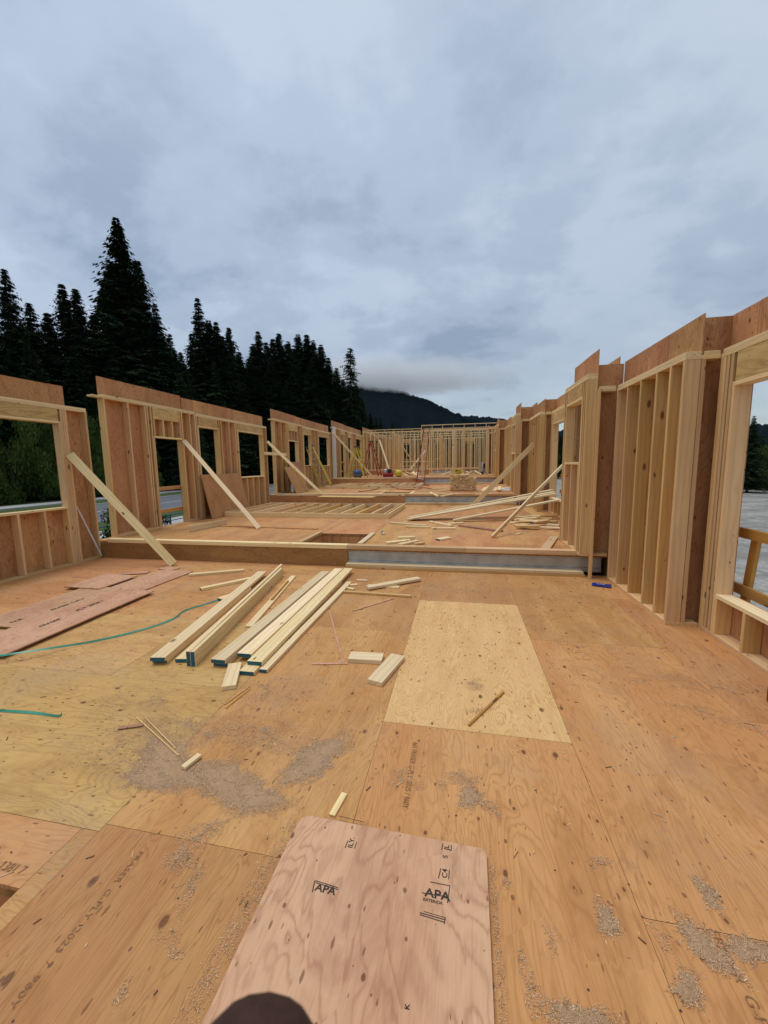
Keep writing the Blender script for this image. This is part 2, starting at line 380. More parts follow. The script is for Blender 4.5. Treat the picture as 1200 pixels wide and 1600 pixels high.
M['asphalt'] = flat('asphalt', (0.115, 0.125, 0.145), 0.9, var=0.12, scale=0.7, bump=0.3)
M['blue_rail'] = flat('blue_steel', (0.02, 0.10, 0.22), 0.4)
M['paint_line'] = flat('road_paint', (0.6, 0.6, 0.58), 0.8)

# ------------------------------------------------------------------ terrain, road, mountain
GZ = -3.3
def ground_mat():
    m, t, b = mat_base('ground_soil_and_gravel', 0.95, 0.1)
    g = N(t, 'ShaderNodeNewGeometry'); sp = N(t, 'ShaderNodeSeparateXYZ'); L(t, g.outputs['Position'], sp.inputs[0])
    n1 = noise(t, g.outputs['Position'], 0.35, 9, 0.72, 0.1); n2 = noise(t, g.outputs['Position'], 3.5, 6, 0.75)
    gravel = mixc(t, ramp(t, n1, [(0.42, 0.0), (0.58, 1.0)]), (0.24, 0.225, 0.20), (0.42, 0.405, 0.37))
    gravel = mixc(t, ramp(t, n2, [(0.40, 0.0), (0.62, 0.75)]), gravel, (0.17, 0.165, 0.15))
    grass = mixc(t, n1, (0.035, 0.06, 0.018), (0.09, 0.115, 0.04))
    side = math_(t, 'GREATER_THAN', sp.outputs[0], 0.0)
    L(t, mixc(t, side, grass, gravel), b.inputs['Base Color'])
    bn = N(t, 'ShaderNodeBump'); bn.inputs['Strength'].default_value = 0.5; bn.inputs['Distance'].default_value = 0.1
    L(t, n2, bn.inputs['Height']); L(t, bn.outputs[0], b.inputs['Normal'])
    return m
def disc(name, mat, r, z, n=96):
    vs = [(0, 0, z)] + [(r * math.cos(2 * math.pi * k / n), r * math.sin(2 * math.pi * k / n), z) for k in range(n)]
    return new(name, mesh_py(name, vs, [(0, 1 + k, 1 + (k + 1) % n) for k in range(n)], mat))
tag(disc('ground', ground_mat(), 3200, GZ), kind='structure')
def strip(name, mat, x0, x1, y0, y1, z, th=0.0):
    if th: o = new(name, box_mesh(y1 - y0, x1 - x0, th, mat, ch=0.0), None, ((x0 + x1) / 2, (y0 + y1) / 2, z + th / 2), (0, 0, HP))
    else: o = new(name, mesh_py(name, [(x0, y0, z), (x1, y0, z), (x1, y1, z), (x0, y1, z)], [(0, 1, 2, 3)], mat))
    return tag(o, kind='structure')
strip('road', M['asphalt'], -51, -34, -60, 104, GZ + 0.012)
strip('pavement', M['concrete'], -28.3, -23.0, -60, 104, GZ, 0.12)
strip('kerb', M['concrete'], -34, -33.7, -60, 104, GZ, 0.14)
strip('far_kerb', M['concrete'], -51.4, -51, -60, 104, GZ, 0.14)
strip('far_pavement', M['concrete'], -62, -58, -60, 104, GZ, 0.16)
lines = new('road_marking', mesh_py('road_marking', [(-42.6, -60, GZ + .018), (-42.4, -60, GZ + .018), (-42.4, 104, GZ + .018), (-42.6, 104, GZ + .018)], [(0, 1, 2, 3)], M['paint_line'])); tag(lines, kind='structure')

def mountain_mat():
    m, t, b = mat_base('forested_slope', 0.95, 0.0)
    g = N(t, 'ShaderNodeNewGeometry')
    n1 = noise(t, mapping(t, g.outputs['Position'], (1, 1, 0.6)), 0.06, 6, 0.7); n2 = noise(t, g.outputs['Position'], 0.006, 4, 0.6)
    c = mixc(t, ramp(t, n1, [(0.35, 0.0), (0.65, 1.0)]), (0.003, 0.006, 0.008), (0.009, 0.014, 0.016))
    c = mixc(t, ramp(t, n2, [(0.4, 0.0), (0.6, 0.5)]), c, (0.006, 0.012, 0.012))
    L(t, c, b.inputs['Base Color']); return m
def mountain(name, d0, dn, prof, seed, nz=26):
    rnd = np.random.RandomState(seed)
    az = np.radians(np.linspace(prof[0][0], prof[-1][0], 420)); el = np.interp(np.degrees(az), [p[0] for p in prof], [p[1] for p in prof])
    wob = sum(np.sin(np.degrees(az) * f + p) * a for f, a, p in ((1.3, .10, 1), (3.1, .06, 2), (7.7, .04, 3), (17.0, .02, 4)))
    vs = []; n = len(az)
    for j in range(nz):
        s = j / (nz - 1)
        d = d0 + (dn - d0) * s
        h = (np.tan(np.radians(np.maximum(el + wob * 1.0, 0.1))) * dn - 0) * (s ** 0.8) * (1 + 0.05 * np.sin(np.degrees(az) * 1.9 + s * 5) * (1 - s))
        jit = rnd.rand(n) * (5 if j else 0)
        vs.append(np.stack([np.sin(az) * d, np.cos(az) * d, GZ - 0.6 + h + jit + (1.77 if j else 0)], 1))
    # the back side falls away so the ridge is a solid
    vs.append(np.stack([np.sin(az) * dn * 1.5, np.cos(az) * dn * 1.5, np.full(n, GZ - 0.6)], 1))
    V = np.concatenate(vs); i = np.arange(n - 1); F = []
    for j in range(nz):
        F.append(np.stack([j * n + i, j * n + i + 1, (j + 1) * n + i + 1, (j + 1) * n + i], 1))
    return tag(new(name, mesh_np(name, V, np.concatenate(F), MM, smooth=True)), kind='structure')
MM = mountain_mat()
mountain('mountain', 620, 1300, [(-60, 9), (-35, 10.5), (-22, 11.8), (-14.6, 11.5), (-10.5, 10.9), (-7.3, 10.1), (-4.5, 9.0), (-1.8, 7.8), (0, 6.8), (1.5, 6.2), (8, 4.6), (20, 3.3), (60, 3.0)], 3)
mountain('far_mountain', 1400, 1950, [(-12, 5.2), (-3, 6.4), (1, 6.7), (3.2, 6.6), (5.2, 6.1), (7.5, 5.6), (10, 4.6), (16, 4.0), (40, 3.5)], 5, 14)

# ------------------------------------------------------------------ floor decks (each unit stands 0.34 m above the one before)
XL, XR = -7.08, 2.5
PER, RISE = 7.25, 0.34
STEP = [-1.2, 6.36, 6.36 + PER, 6.36 + 2 * PER, 6.36 + 3 * PER, 6.36 + 4 * PER + 2]
def sub_rects(x0, x1, y0, y1, holes):
    """rectangle minus holes, as rectangles"""
    out = [(x0, x1, y0, y1)]
    for hx0, hx1, hy0, hy1 in holes:
        nxt = []
        for a, b, c, d in out:
            if hx0 >= b - 1e-6 or hx1 <= a + 1e-6 or hy0 >= d - 1e-6 or hy1 <= c + 1e-6: nxt.append((a, b, c, d)); continue
            if hx0 > a: nxt.append((a, hx0, c, d))
            if hx1 < b: nxt.append((hx1, b, c, d))
            m0, m1 = max(a, hx0), min(b, hx1)
            if hy0 > c: nxt.append((m0, m1, c, hy0))
            if hy1 < d: nxt.append((m0, m1, hy1, d))
        out = nxt
    return out
cols = [-7.24, -5.39, -4.17, -2.95, -1.73, -0.51, 0.71, 1.93, 2.298, 2.66]
offs = [0.9, 1.1, 2.2, 1.38, 1.42, 2.42, 1.46, 0.4, 0.9]
HOLES = [(-2.86, -1.8, 6.56, 7.66), (-2.86, -1.8, 6.56 + PER, 7.66 + PER), (-3.1, -1.83, 0.40, 1.10), (-2.86, -1.8, 6.56 + 2 * PER, 7.66 + 2 * PER)]
TH = 0.018
# exterior line of the right side is stepped
def right_edge(k, y):
    u = y - k * PER
    if u < 4.63: return 2.66
    return 2.34
for k in range(5):
    y0, y1 = STEP[k], STEP[k + 1]; z = RISE * k
    base_h = 0.04
    hole = [h for h in HOLES if y0 < h[2] < y1]
    rects = sub_rects(-7.235, 2.30, y0 + 0.01, y1 - 0.01, hole)
    if k == 0: rects.append((2.302, 2.655, y0 + .01, 4.62))
    else: rects.append((2.302, 2.655, STEP[k] + 1.09, min(4.62 + k * PER, y1 - .02)))
    vs, fs = [], []
    for (a, b, c, d) in rects:
        i = len(vs)
        for zz in (z - TH - base_h, z - TH): vs += [(a, c, zz), (b, c, zz), (b, d, zz), (a, d, zz)]
        fs += [(i + 4, i + 5, i + 6, i + 7), (i, i + 3, i + 2, i + 1), (i, i + 1, i + 5, i + 4), (i + 1, i + 2, i + 6, i + 5), (i + 2, i + 3, i + 7, i + 6), (i + 3, i, i + 4, i + 7)]
    fl = tag(new('floor', mesh_py('floor', vs, fs, M['osb'])), kind='structure')
    if k == 0:
        for j in range(-3, 6):
            ra0 = 1.38 + 1.22 * j
            for xa in [-1.73 - 2.44 * i - (1.22 if j % 2 else 0) for i in range(-1, 4)]:
                a, b = max(xa - 2.44, -7.24), min(xa, -1.73); c, d = max(ra0, y0), min(ra0 + 1.22, y1)
                if b - a < .1 or d - c < .1: continue
                for (ra, rb, rc, rd) in sub_rects(a, b, c, d, hole):
                    mat = M['deck_yellow'] if (j in (0, 1) and a > -5.6) else M['deck']
                    new('plywood_sheet', box_mesh(round(rb - ra - .0022, 4), round(rd - rc - .0022, 4), TH, mat, M['osb'], ch=0.0), fl, ((ra + rb) / 2, (rc + rd) / 2, z - TH / 2 + RND.uniform(-.0006, .0006)))
    for ci in range(4 if k == 0 else 0, len(cols) - 1):
        a, b = cols[ci], cols[ci + 1]
        o0 = offs[ci] + (0 if k == 0 else (k * 0.61) % 2.44)
        ys = [o0 + 2.44 * j for j in range(-16, 24)]
        for ya in ys:
            c, d = max(ya, y0), min(ya + 2.44, y1)
            if d - c < 0.12: continue
            if ci == len(cols) - 2:
                lim = 4.63 + k * PER; lo = y0 if k == 0 else y0 + 1.08
                c = max(c, lo); d = min(d, lim)
                if d - c < 0.12: continue
            bb = min(b, 2.66)
            if ci == len(cols) - 2: pass
            for (ra, rb, rc, rd) in sub_rects(a, bb, c, d, hole):
                if rb - ra < .03 or rd - rc < .03: continue
                gold = k == 0 and ci == 4 and rd < 1.6
                if k == 0 and ci == 5 and 2.3 < rc < 3: mat = M['deck_pale']
                elif k == 0 and ci == 3 and 1.2 < rc < 3.5: mat = M['deck_yellow']
                elif k == 0 and ci == 2 and 1.2 < rc < 3.5: mat = M['deck_yellow']
                elif gold: mat = M['deck_gold']
                elif RND.random() < 0.13 and k > 0: mat = M['deck_yellow']
                else: mat = M['deck']
                g = 0.0011 if k < 2 else 0.002
                zj = RND.uniform(-0.0006, 0.0006)
                # grain runs along y
                me = box_mesh(round(rd - rc - 2 * g, 4), round(rb - ra - 2 * g, 4), TH, mat, M['osb'], ch=0.0)
                new('plywood_sheet', me, fl, ((ra + rb) / 2, (rc + rd) / 2, z - TH / 2 + zj), (0, 0, HP))
# strips of deck in the bay between the exterior wall line x 2.30..2.66 are part of the last column
# lower storey walls under the decks
def lower():
    vs, fs = [], []
    def bx(a, b, c, d, e, f):
        i = len(vs)
        vs.extend([(x, y, zz) for zz in (e, f) for x, y in ((a, c), (b, c), (b, d), (a, d))])
        fs.extend([(i + 4, i + 5, i + 6, i + 7), (i, i + 3, i + 2, i + 1), (i, i + 1, i + 5, i + 4), (i + 1, i + 2, i + 6, i + 5), (i + 2, i + 3, i + 7, i + 6), (i + 3, i, i + 4, i + 7)])
    for k in range(5):
        z = RISE * k - TH - 0.045
        y0, y1 = STEP[k] + (0.06 if k else 0), STEP[k + 1] + 0.055
        bx(-7.23, -7.19, y0, y1, GZ, z); bx(2.28, 2.295, y0, y1, GZ, z)
        bx(2.30, 2.65, (y0 if k == 0 else y0 + 1.0), 4.6 + k * PER, GZ, z)
    bx(-7.185, 2.275, STEP[0], STEP[0] + .04, GZ, -.07)
    o = new('lower_storey_wall', mesh_py('lower', vs, fs, M['sheath'])); tag(o, kind='structure')
lower()
# rim boards inside the stair openings
for i, (a, b, c, d) in enumerate(HOLES):
    z = [RISE, 2 * RISE, 0, 3 * RISE][i]
    t = thing('stair_opening', ['framed stair opening in the floor just behind the first beam', 'framed stair opening in the second raised deck beside the metal channel', 'dark square opening in the deck at the lower left corner', 'framed stair opening in the third raised deck'][i], 'opening', ((a + b) / 2, (c + d) / 2, z - 0.32), 0, 'framed openings in the decks')
    for nm, c_, sz in (('rim_board', (0, -(d - c) / 2 - .02, .13), (b - a + .08, .038, .26)), ('rim_board', (0, (d - c) / 2 + .02, .13), (b - a + .08, .038, .26)),
                       ('rim_board', (-(b - a) / 2 - .02, 0, .13), (.038, d - c, .26)), ('rim_board', ((b - a) / 2 + .02, 0, .13), (.038, d - c, .26))):
        stick(nm, M['sheath'], t, c_, sz)
    stick('bottom_panel', M['sheath'], t, (0, 0, -.03), (b - a, d - c, .02), axis=1, ch=0)
    if i in (0, 1, 3):
        stick('kerb_plate', M['stud'], t, (-(b - a) / 2 - .045, 0.0, .341), (.089, d - c, .038)); stick('kerb_plate', M['spruce'], t, ((b - a) / 2 + .045, -0.0, .341), (.089, d - c - .0, .038))
# ------------------------------------------------------------------ steps between the decks: laminated beam on the left, steel channel on the right
xs = -1.93
for k in range(1, 5):
    y = STEP[k]; z = RISE * (k - 1)
    t = thing('floor_beam', ['', 'strand beam and plate forming the nearest raised step on the left', 'reddish beam forming the second step behind the flat stud frame', 'dark red beam forming the third step behind the ladders', 'far red beam forming the step in front of the dense stud wall'][k], 'beam', (0, y, z), 0, 'beams at the deck steps')
    m = M['osb'] if k == 1 else M['sheath']
    panel('beam_face', m, t, ((-7.16 + xs) / 2, 0.022, 0.155), xs + 7.16, 0.31, 0.044, vert=False, ch=.002)
    stick('edge_plate', M['spruce'], t, ((-6.9 + xs) / 2 - 1.1, 0.055, 0.349), ((xs + 6.9) - 2.2 - .004, 0.14, 0.07)); stick('edge_plate', M['spruce'], t, (xs - 1.1, 0.055, 0.349), (2.196, 0.14, 0.07))
    t2 = thing('steel_channel_step', ['', 'galvanised channel between two plates forming the nearest step on the right', 'galvanised channel forming the second step beside the stair opening', 'galvanised channel forming the third step below the open stud wall', 'galvanised channel forming the farthest step'][k], 'beam', (0, y, z), 0, 'steel channels at the deck steps')
    w = 1.90 - xs
    c = (xs + 1.90) / 2
    stick('bottom_plate', M['stud'], t2, (c, -0.050, 0.021), (w, 0.14, 0.038)); stick('bottom_plate', M['spruce'], t2, (c - .01, -0.047, 0.060), (w - .02, 0.14, 0.037))
    stick('upper_plate', M['stud'], t2, (c - .9, 0.052, 0.349), (w - 1.8 - .003, 0.14, 0.07)); stick('upper_plate', M['stud'], t2, (c + w / 2 - .9, 0.052, 0.349), (1.797, 0.14, 0.07))
    # channel profile extruded along x
    prof = [(0.012, .045), (0.012, .105), (0.028, .115), (0.028, .255), (0.012, .265), (0.012, .312), (.06, .312), (.06, .045)]
    vs = [(s, p[0] + 0.01, p[1]) for s in (xs + .002, 2.17) for p in prof]; n = len(prof)
    fs = [(i, (i + 1) % n, n + (i + 1) % n, n + i) for i in range(n)] + [tuple(range(n))[::-1], tuple(range(n, 2 * n))]
    new('channel', mesh_py('channel', vs, fs, M['steel']), t2)

# ------------------------------------------------------------------ stud walls
def stud_wall(label, x, y, z, rz, Ln, H, studs=None, opens=(), sheath=None, sheath_top=0.36, pitch=0.406, group=None, D=0.14, dbl=(), wide_end=True, lean=0.0, plate_ext=(0, 0), mat_s='stud', ply_seams=None, jit=0.004, short_top=1e9):
    """local x along the wall, local y outwards, studs between doubled top plates and one bottom plate.
    opens: (u0, u1, sill, head, header_h, bottom_open)"""
    t = thing('stud_wall', label, 'wall frame', (x, y, z), rz, group)
    T = 0.038; ms = M[mat_s]
    top = H - 2 * T
    e0, e1 = plate_ext
    segs = []; doors = [o for o in opens if o[2] <= 0.05]
    cur = 0.0
    for o in sorted(doors): segs.append((cur, o[0])); cur = o[1]
    segs.append((cur, Ln))
    for a, b in segs:
        if b - a > .05: stick('bottom_plate', ms, t, ((a + b) / 2, D / 2, T / 2), (b - a, D, T))
    stick('top_plate', M['spruce'], t, ((Ln + e1 - e0) / 2, D / 2, top + T / 2), (Ln + e0 + e1, D, T - .001))
    stick('top_plate', M['spruce'], t, (Ln / 2 + .01, D / 2 + .001, top + T * 1.5), (Ln - .03, D, T))
    def stud(u, z0=T, z1=top, nm='stud'):
        ju = RND.uniform(-jit, jit)
        s = stick(nm, ms, t, (u + ju, D / 2 + RND.uniform(-.002, .002), (z0 + z1) / 2), (T, D, round(z1 - z0, 3) - .001), axis=2)
        return s
    used = []
    us = studs if studs is not None else []
    if studs is None:
        n = int(round(Ln / pitch)); us = [T / 2] + [i * pitch for i in range(1, n)] + [Ln - T / 2]
    for o in opens:
        u0, u1, zs, zh, hh = o[:5]
        single = len(o) > 5 and o[5] == 'single'
        for s, u in ((-1, u0), (1, u1)):
            stud(u + s * T / 2, T, zh + T, 'jack_stud'); used.append(u + s * T / 2)
            if not single or s > 0: stud(u + s * T * 1.5, T, top); used.append(u + s * T * 1.5)
        stick('head_plate', M['spruce'], t, ((u0 + u1) / 2, D / 2, zh + T / 2), (u1 - u0, D, T - .001))
        hz0 = top - hh
        if hz0 - zh > T * 1.5:   # cripples above the head
            w = u1 - u0; n = max(2, int(w / .25))
            for i in range(n + 1):
                uu = u0 + T / 2 + (w - T) * i / n
                stud(uu, zh + T, hz0, 'cripple_stud')
        else: hz0 = zh + T
        panel('header', M['header'], t, ((u0 + u1) / 2, 0.024, (hz0 + top) / 2), u1 - u0, top - hz0 - .002, 0.044, vert=False, ch=.002)
        panel('header', M['header'], t, ((u0 + u1) / 2, D - 0.026, (hz0 + top) / 2), u1 - u0, top - hz0 - .002, 0.044, vert=False, ch=.002)
        if zs > .05:
            stick('sill_plate', M['spruce'], t, ((u0 + u1) / 2, D / 2, zs - T / 2), (u1 - u0, D, T - .001))
            n = max(2, int(round((u1 - u0) / .42)))
            for i in range(n + 1):
                uu = u0 + T / 2 + (u1 - u0 - T) * i / n
                stud(uu, T, zs - T, 'cripple_stud')
    for u in us:
        if any(o[0] - T * 2.2 < u < o[1] + T * 2.2 for o in opens): continue
        if any(abs(u - q) < T * 0.95 for q in used): continue
        stud(u); used.append(u)
    for u in dbl: stud(u)
    if sheath:
        s0, s1 = sheath[:2]; zt = H + sheath_top; zb = -0.04
        seams = ply_seams or [s0 + 1.22 * i for i in range(0, int((s1 - s0) / 1.22) + 1)]
        br = sorted(set([s0, s1] + [round(s, 3) for s in seams if s0 < s < s1] + [o[0] for o in opens if s0 < o[0] < s1] + [o[1] for o in opens if s0 < o[1] < s1]))
        br = [b for i, b in enumerate(br) if i == 0 or b - br[i - 1] > 0.02]
        # the strip above the plates is one run of taller pieces with its own seams
        for a, b in zip(br[:-1], br[1:]):
            mid = (a + b) / 2; zt = H + sheath_top if mid < short_top else H - .05; zz = [(zb, zt)]
            for o in opens:
                if o[0] < mid < o[1]: zz = [(zb, o[2]), (o[3], zt)] if o[2] > .05 else [(o[3], zt)]
            for z0, z1 in zz:
                if z1 - z0 > .03: panel('sheathing', M['sheath'], t, (mid, D + .007 + RND.uniform(0, .002), (z0 + z1) / 2 + RND.uniform(-.006, .006)), b - a - .005, z1 - z0, .0125)
    return t
HL = 2.93
# --- left side: local x runs along +Y, outside is -X  (rz = +90 deg)
def left_wall(label, y0, z, **k): return stud_wall(label, XL, y0, z, HP, **k)
GL = 'plywood backed stud walls along the left side'
left_wall('plywood backed stud wall with wide window nearest on the left', 1.4, 0.0, Ln=4.95, H=HL,
          studs=[.02, .406, .81, 4.93], opens=[(1.5, 4.40, 1.09, 2.60, 0.255)], dbl=[4.40 + .095, 4.40 + .133], sheath=(0, 4.95), group=GL, plate_ext=(0, .0), sheath_top=.37, ply_seams=[1.2, 2.42, 3.64, 4.66], short_top=4.68)
for k, lb in ((1, 'plywood backed stud wall with narrow door opening behind the nearest step'), (2, 'plywood backed stud wall with narrow door opening next to the folded yellow ladder'), (3, 'plywood backed stud wall with narrow door opening behind the open yellow ladder')):
    yo = 6.74 + PER * (k - 1) + (0.1 if k > 1 else 0)
    left_wall(lb, yo, RISE * k, Ln=2.78, H=HL, studs=[.02, .60, 1.06, 2.55, 2.76], opens=[(1.28, 2.19, 0.0, 2.15, 0.27)], dbl=[1.12], sheath=(.03, 2.42), group=GL, plate_ext=(.22, -.02), sheath_top=.37, ply_seams=[1.25])
    left_wall(lb.replace('narrow door opening', 'two windows'), yo + 2.785, RISE * k, Ln=3.93, H=HL - .03, studs=[.02, 1.14, 1.16, 1.55, 1.9, 3.91], opens=[(.10, 0.97, 1.12, 2.54, .27), (2.05, 3.6, 1.10, 2.58, .27)], sheath=(-.34, 3.92), group=GL, sheath_top=.37)
    # guard boards nailed across the door outside
    for zz in (0.92, 0.36):
        tag(span('guard_board', M['rail'], None, (XL - .175, yo + 1.0, RISE * k + zz), (XL - .175, yo + 2.5, RISE * k + zz + .01), .089, .038, up=(1, 0, 0)),
            ('upper' if zz > .5 else 'lower') + ' guard board across the outside of the ' + ['', 'nearest', 'second', 'third'][k] + ' left door opening', 'guard rail', 'guard boards on the left wall')
# --- right side: local x runs along -Y, outside is +X (rz = -90 deg); origin at the far end
def right_wall(label, x, y1, z, **k): return stud_wall(label, x, y1, z, -HP, **k)
HRr = 2.83
GR = 'stepped stud walls along the right side'
ordn = ['nearest', 'second', 'third', 'fourth']
for k in range(4):
    yk = PER * k; z = RISE * k
    near = [('with wide window at the right edge', 'of full studs right of the nearest step', 'with small window on the raised deck at the nearest step'),
            ('with wide window behind the leaning pale boards', 'of full studs behind the second metal channel step', 'with small window at the second step'),
            ('with window behind the bundle of offcuts', 'of full studs at the third step', 'with small window at the third step'),
            ('with window beyond the open stud wall', 'of full studs beyond the open stud wall', 'with small window at the farthest step')][k]
    # R0: window section, recessed
    y_end = 4.49 + yk; y_beg = (-0.9 if k == 0 else 0.19 + yk)
    Lw = y_end - y_beg
    right_wall('stud wall ' + near[0], 2.5, y_end, z, Ln=Lw, H=HRr, studs=[.02, .06] + [3.9, 4.2, Lw - .02], opens=[(.23, 3.4, .44, 2.45, .30)], dbl=[.112], sheath=(-.128, Lw), group=GR, sheath_top=.35)
    # return wall at the jog (faces back along the building)
    rt = stud_wall('narrow return frame closing the jog before the ' + ordn[k] + ' full stud wall', 2.332, y_end, z, 0, Ln=.166, H=HRr, studs=[.02], sheath=(0, .312), sheath_top=.35, D=.12)
    # R1: full studs
    right_wall('stud wall ' + near[1], 2.19, 6.20 + yk, z, Ln=6.20 - 4.49, H=HRr + .002, studs=[.02, .36, .74, 1.14, 1.44, 1.69], sheath=(-.165, 1.70), group=GR, sheath_top=.36)
    # R2: window section pushed inwards, on the raised deck
    z2 = z + RISE
    right_wall('stud wall ' + near[2], 1.79, 7.42 + yk, z2, Ln=7.42 - 6.20, H=HRr - .15, studs=[.02, 1.20], opens=[(.17, 0.98, 1.42, 2.36, .22)], dbl=[1.12], sheath=(.04, 1.20), group=GR, sheath_top=.34)
    stud_wall('narrow return frame facing the camera beside the ' + ordn[k] + ' small window wall', 1.934, 6.222 + yk, z2, 0, Ln=.254, H=2.50, studs=[.02], sheath=(.0, .395), sheath_top=.33, D=.15)
    stick_t = tag(stick('corner_post', M['stud'], None, (1.952, 6.19 + yk, z + 1.40), (.038, .06, 2.80), axis=2), 'slim corner post at the jog beside the ' + ordn[k] + ' full stud wall on the right', 'post', 'corner posts at the jogs')
    stud_wall('return frame hidden behind the ' + ordn[k] + ' small window wall on the right', 1.932, 7.28 + yk, z2, 0, Ln=.566, H=HRr - .004, studs=[.02, .5], sheath=(0, .566), sheath_top=.2, D=.12)
# guard rails outside the nearest right window and the next
g = thing('guard_rail', 'orange toned guard rail of boards outside the nearest right window', 'guard rail', (2.78, 2.6, 0))
span('rail_board', M['rail'], g, (-.02, -3.2, 1.04), (.0, 2.0, 1.04), .10, .038, up=(1, 0, 0)); span('rail_board', M['rail'], g, (-.02, -3.2, .47), (.0, 2.0, .47), .10, .038, up=(1, 0, 0))
span('post', M['rail'], g, (.045, 1.84, -.35), (.045, 1.68, 1.08), .089, .038, up=(1, 0, 0)); span('post', M['rail'], g, (.04, -.9, -.35), (.04, -.9, 1.08), .089, .038, up=(1, 0, 0))
g2 = thing('guard_rail', 'guard rail outside the second right window behind the thin brace', 'guard rail', (2.78, 10, RISE))
span('rail_board', M['rail'], g2, (0, -2.2, 1.04), (0, 1.6, 1.04), .10, .038, up=(1, 0, 0)); span('rail_board', M['rail'], g2, (0, -2.2, .6), (0, 1.6, .6), .10, .038, up=(1, 0, 0))
# --- cross walls at the far end
def ladder_wall(label, x0, x1, y, z, H, pony, pitch, group=None, extra=()):
    t = stud_wall(label, x0, y, z, 0, Ln=x1 - x0, H=H, pitch=pitch, group=group, D=.089, mat_s='spruce')
    if pony:
        Ln = x1 - x0
        stick('upper_rail', M['spruce'], t, (Ln / 2, .045, H + pony), (Ln, .089, .038))
        n = int(Ln / .62)
        for i in range(n + 1):
            stick('block', M['stud'], t, (.02 + (Ln - .04) * i / n, .045, H + pony / 2 - .01), (.038, .089, pony - .04), axis=2)
    return t
fw = ladder_wall('open stud wall with doubled top rail across the right half of the fourth deck', -2.36, 2.16, 24.0, 3 * RISE, 2.83, .26, .50)
for u in (.09, .62, .66, 1.9, 1.94, 1.98, 3.9, 3.94, 4.2): stick('stud', M['spruce'], fw, (u, .0445, 1.40), (.038, .091, 2.71), axis=2)
GC = 'open cross walls at the far end'
ladder_wall('dense pale stud wall behind the far red beam', -6.9, -2.8, 28.5, 4 * RISE, 2.83, .14, .30)
ladder_wall('dense stud wall behind the open cross wall on the right', -2.75, 2.1, 28.9, 4 * RISE, 2.83, .14, .27)
ladder_wall('second far cross wall of close studs', -6.9, 2.1, 31.6, 4 * RISE, 2.83, 0, .29, GC)
ladder_wall('third far cross wall of close studs', -6.9, 2.1, 34.8, 4 * RISE + .02, 2.86, .3, .27, GC)
stud_wall('last far cross wall backed with plywood', -6.9, 37.6, 4 * RISE, 0, Ln=9.1, H=2.83, opens=[(1.2, 2.2, .9, 2.3, .3), (4.5, 5.3, .9, 2.3, .3), (7.2, 8.2, .0, 2.3, .3)], pitch=.2, group=GC)
for xx in (-6.2, -1.6, .9): stud_wall('far inner partition of studs at the very back', xx, 32.2, 4 * RISE, HP, Ln=5.0, H=2.80, D=.089, pitch=.3, group=GC)
stud_wall('inner partition of studs running away from the far red beam', -2.8, 29.2, 4 * RISE, HP, Ln=5.4, H=2.82, D=.089, group=GC)
stud_wall('inner partition of studs running away on the far left', -5.0, 29.2, 4 * RISE, HP, Ln=5.4, H=2.82, D=.089, pitch=.6, group=GC)
stud_wall('inner partition of studs running away on the far right', -.3, 29.2, 4 * RISE, HP, Ln=5.4, H=2.82, D=.089, group=GC)
stud_wall('short stud partition behind the open cross wall', 0.3, 24.2, 3 * RISE, HP, Ln=3.6, H=2.83, D=.089, group=GC)
left_wall('plywood backed stud wall at the far left end', 6.84 + PER * 3, RISE * 4, Ln=9.2, H=HL, opens=[(1.5, 2.4, .0, 2.2, .27), (4, 5.2, 1.1, 2.5, .27)], sheath=(0, 9.2), group=GL, sheath_top=.3)

# ------------------------------------------------------------------ conifers and shrubs
def leaf_mat(name, c1, c2, trans=0.0):
    m, t, b = mat_base(name, 0.9, 0.0)
    g = N(t, 'ShaderNodeNewGeometry'); oi = N(t, 'ShaderNodeObjectInfo')
    tcn = N(t, 'ShaderNodeTexCoord')
    n1 = noise(t, tcn.outputs['Object'], 0.35, 3, 0.6)
    f = math_(t, 'ADD', math_(t, 'MULTIPLY', g.outputs['Random Per Island'], 0.5), math_(t, 'MULTIPLY', n1, 0.6))
    c = mixc(t, f, c1, c2)
    hsv = N(t, 'ShaderNodeHueSaturation'); L(t, c, hsv.inputs['Color'])
    L(t, math_(t, 'ADD', math_(t, 'MULTIPLY', oi.outputs['Random'], 0.5), 0.75), hsv.inputs['Value'])
    L(t, hsv.outputs[0], b.inputs['Base Color']); return m
M['needle'] = leaf_mat('conifer_needles', (0.009, 0.017, 0.009), (0.042, 0.064, 0.028))
M['leaf'] = leaf_mat('shrub_leaves', (0.018, 0.036, 0.009), (0.085, 0.125, 0.030))
M['bark'] = flat('bark', (0.06, 0.045, 0.035), 0.95, var=0.4, scale=3)
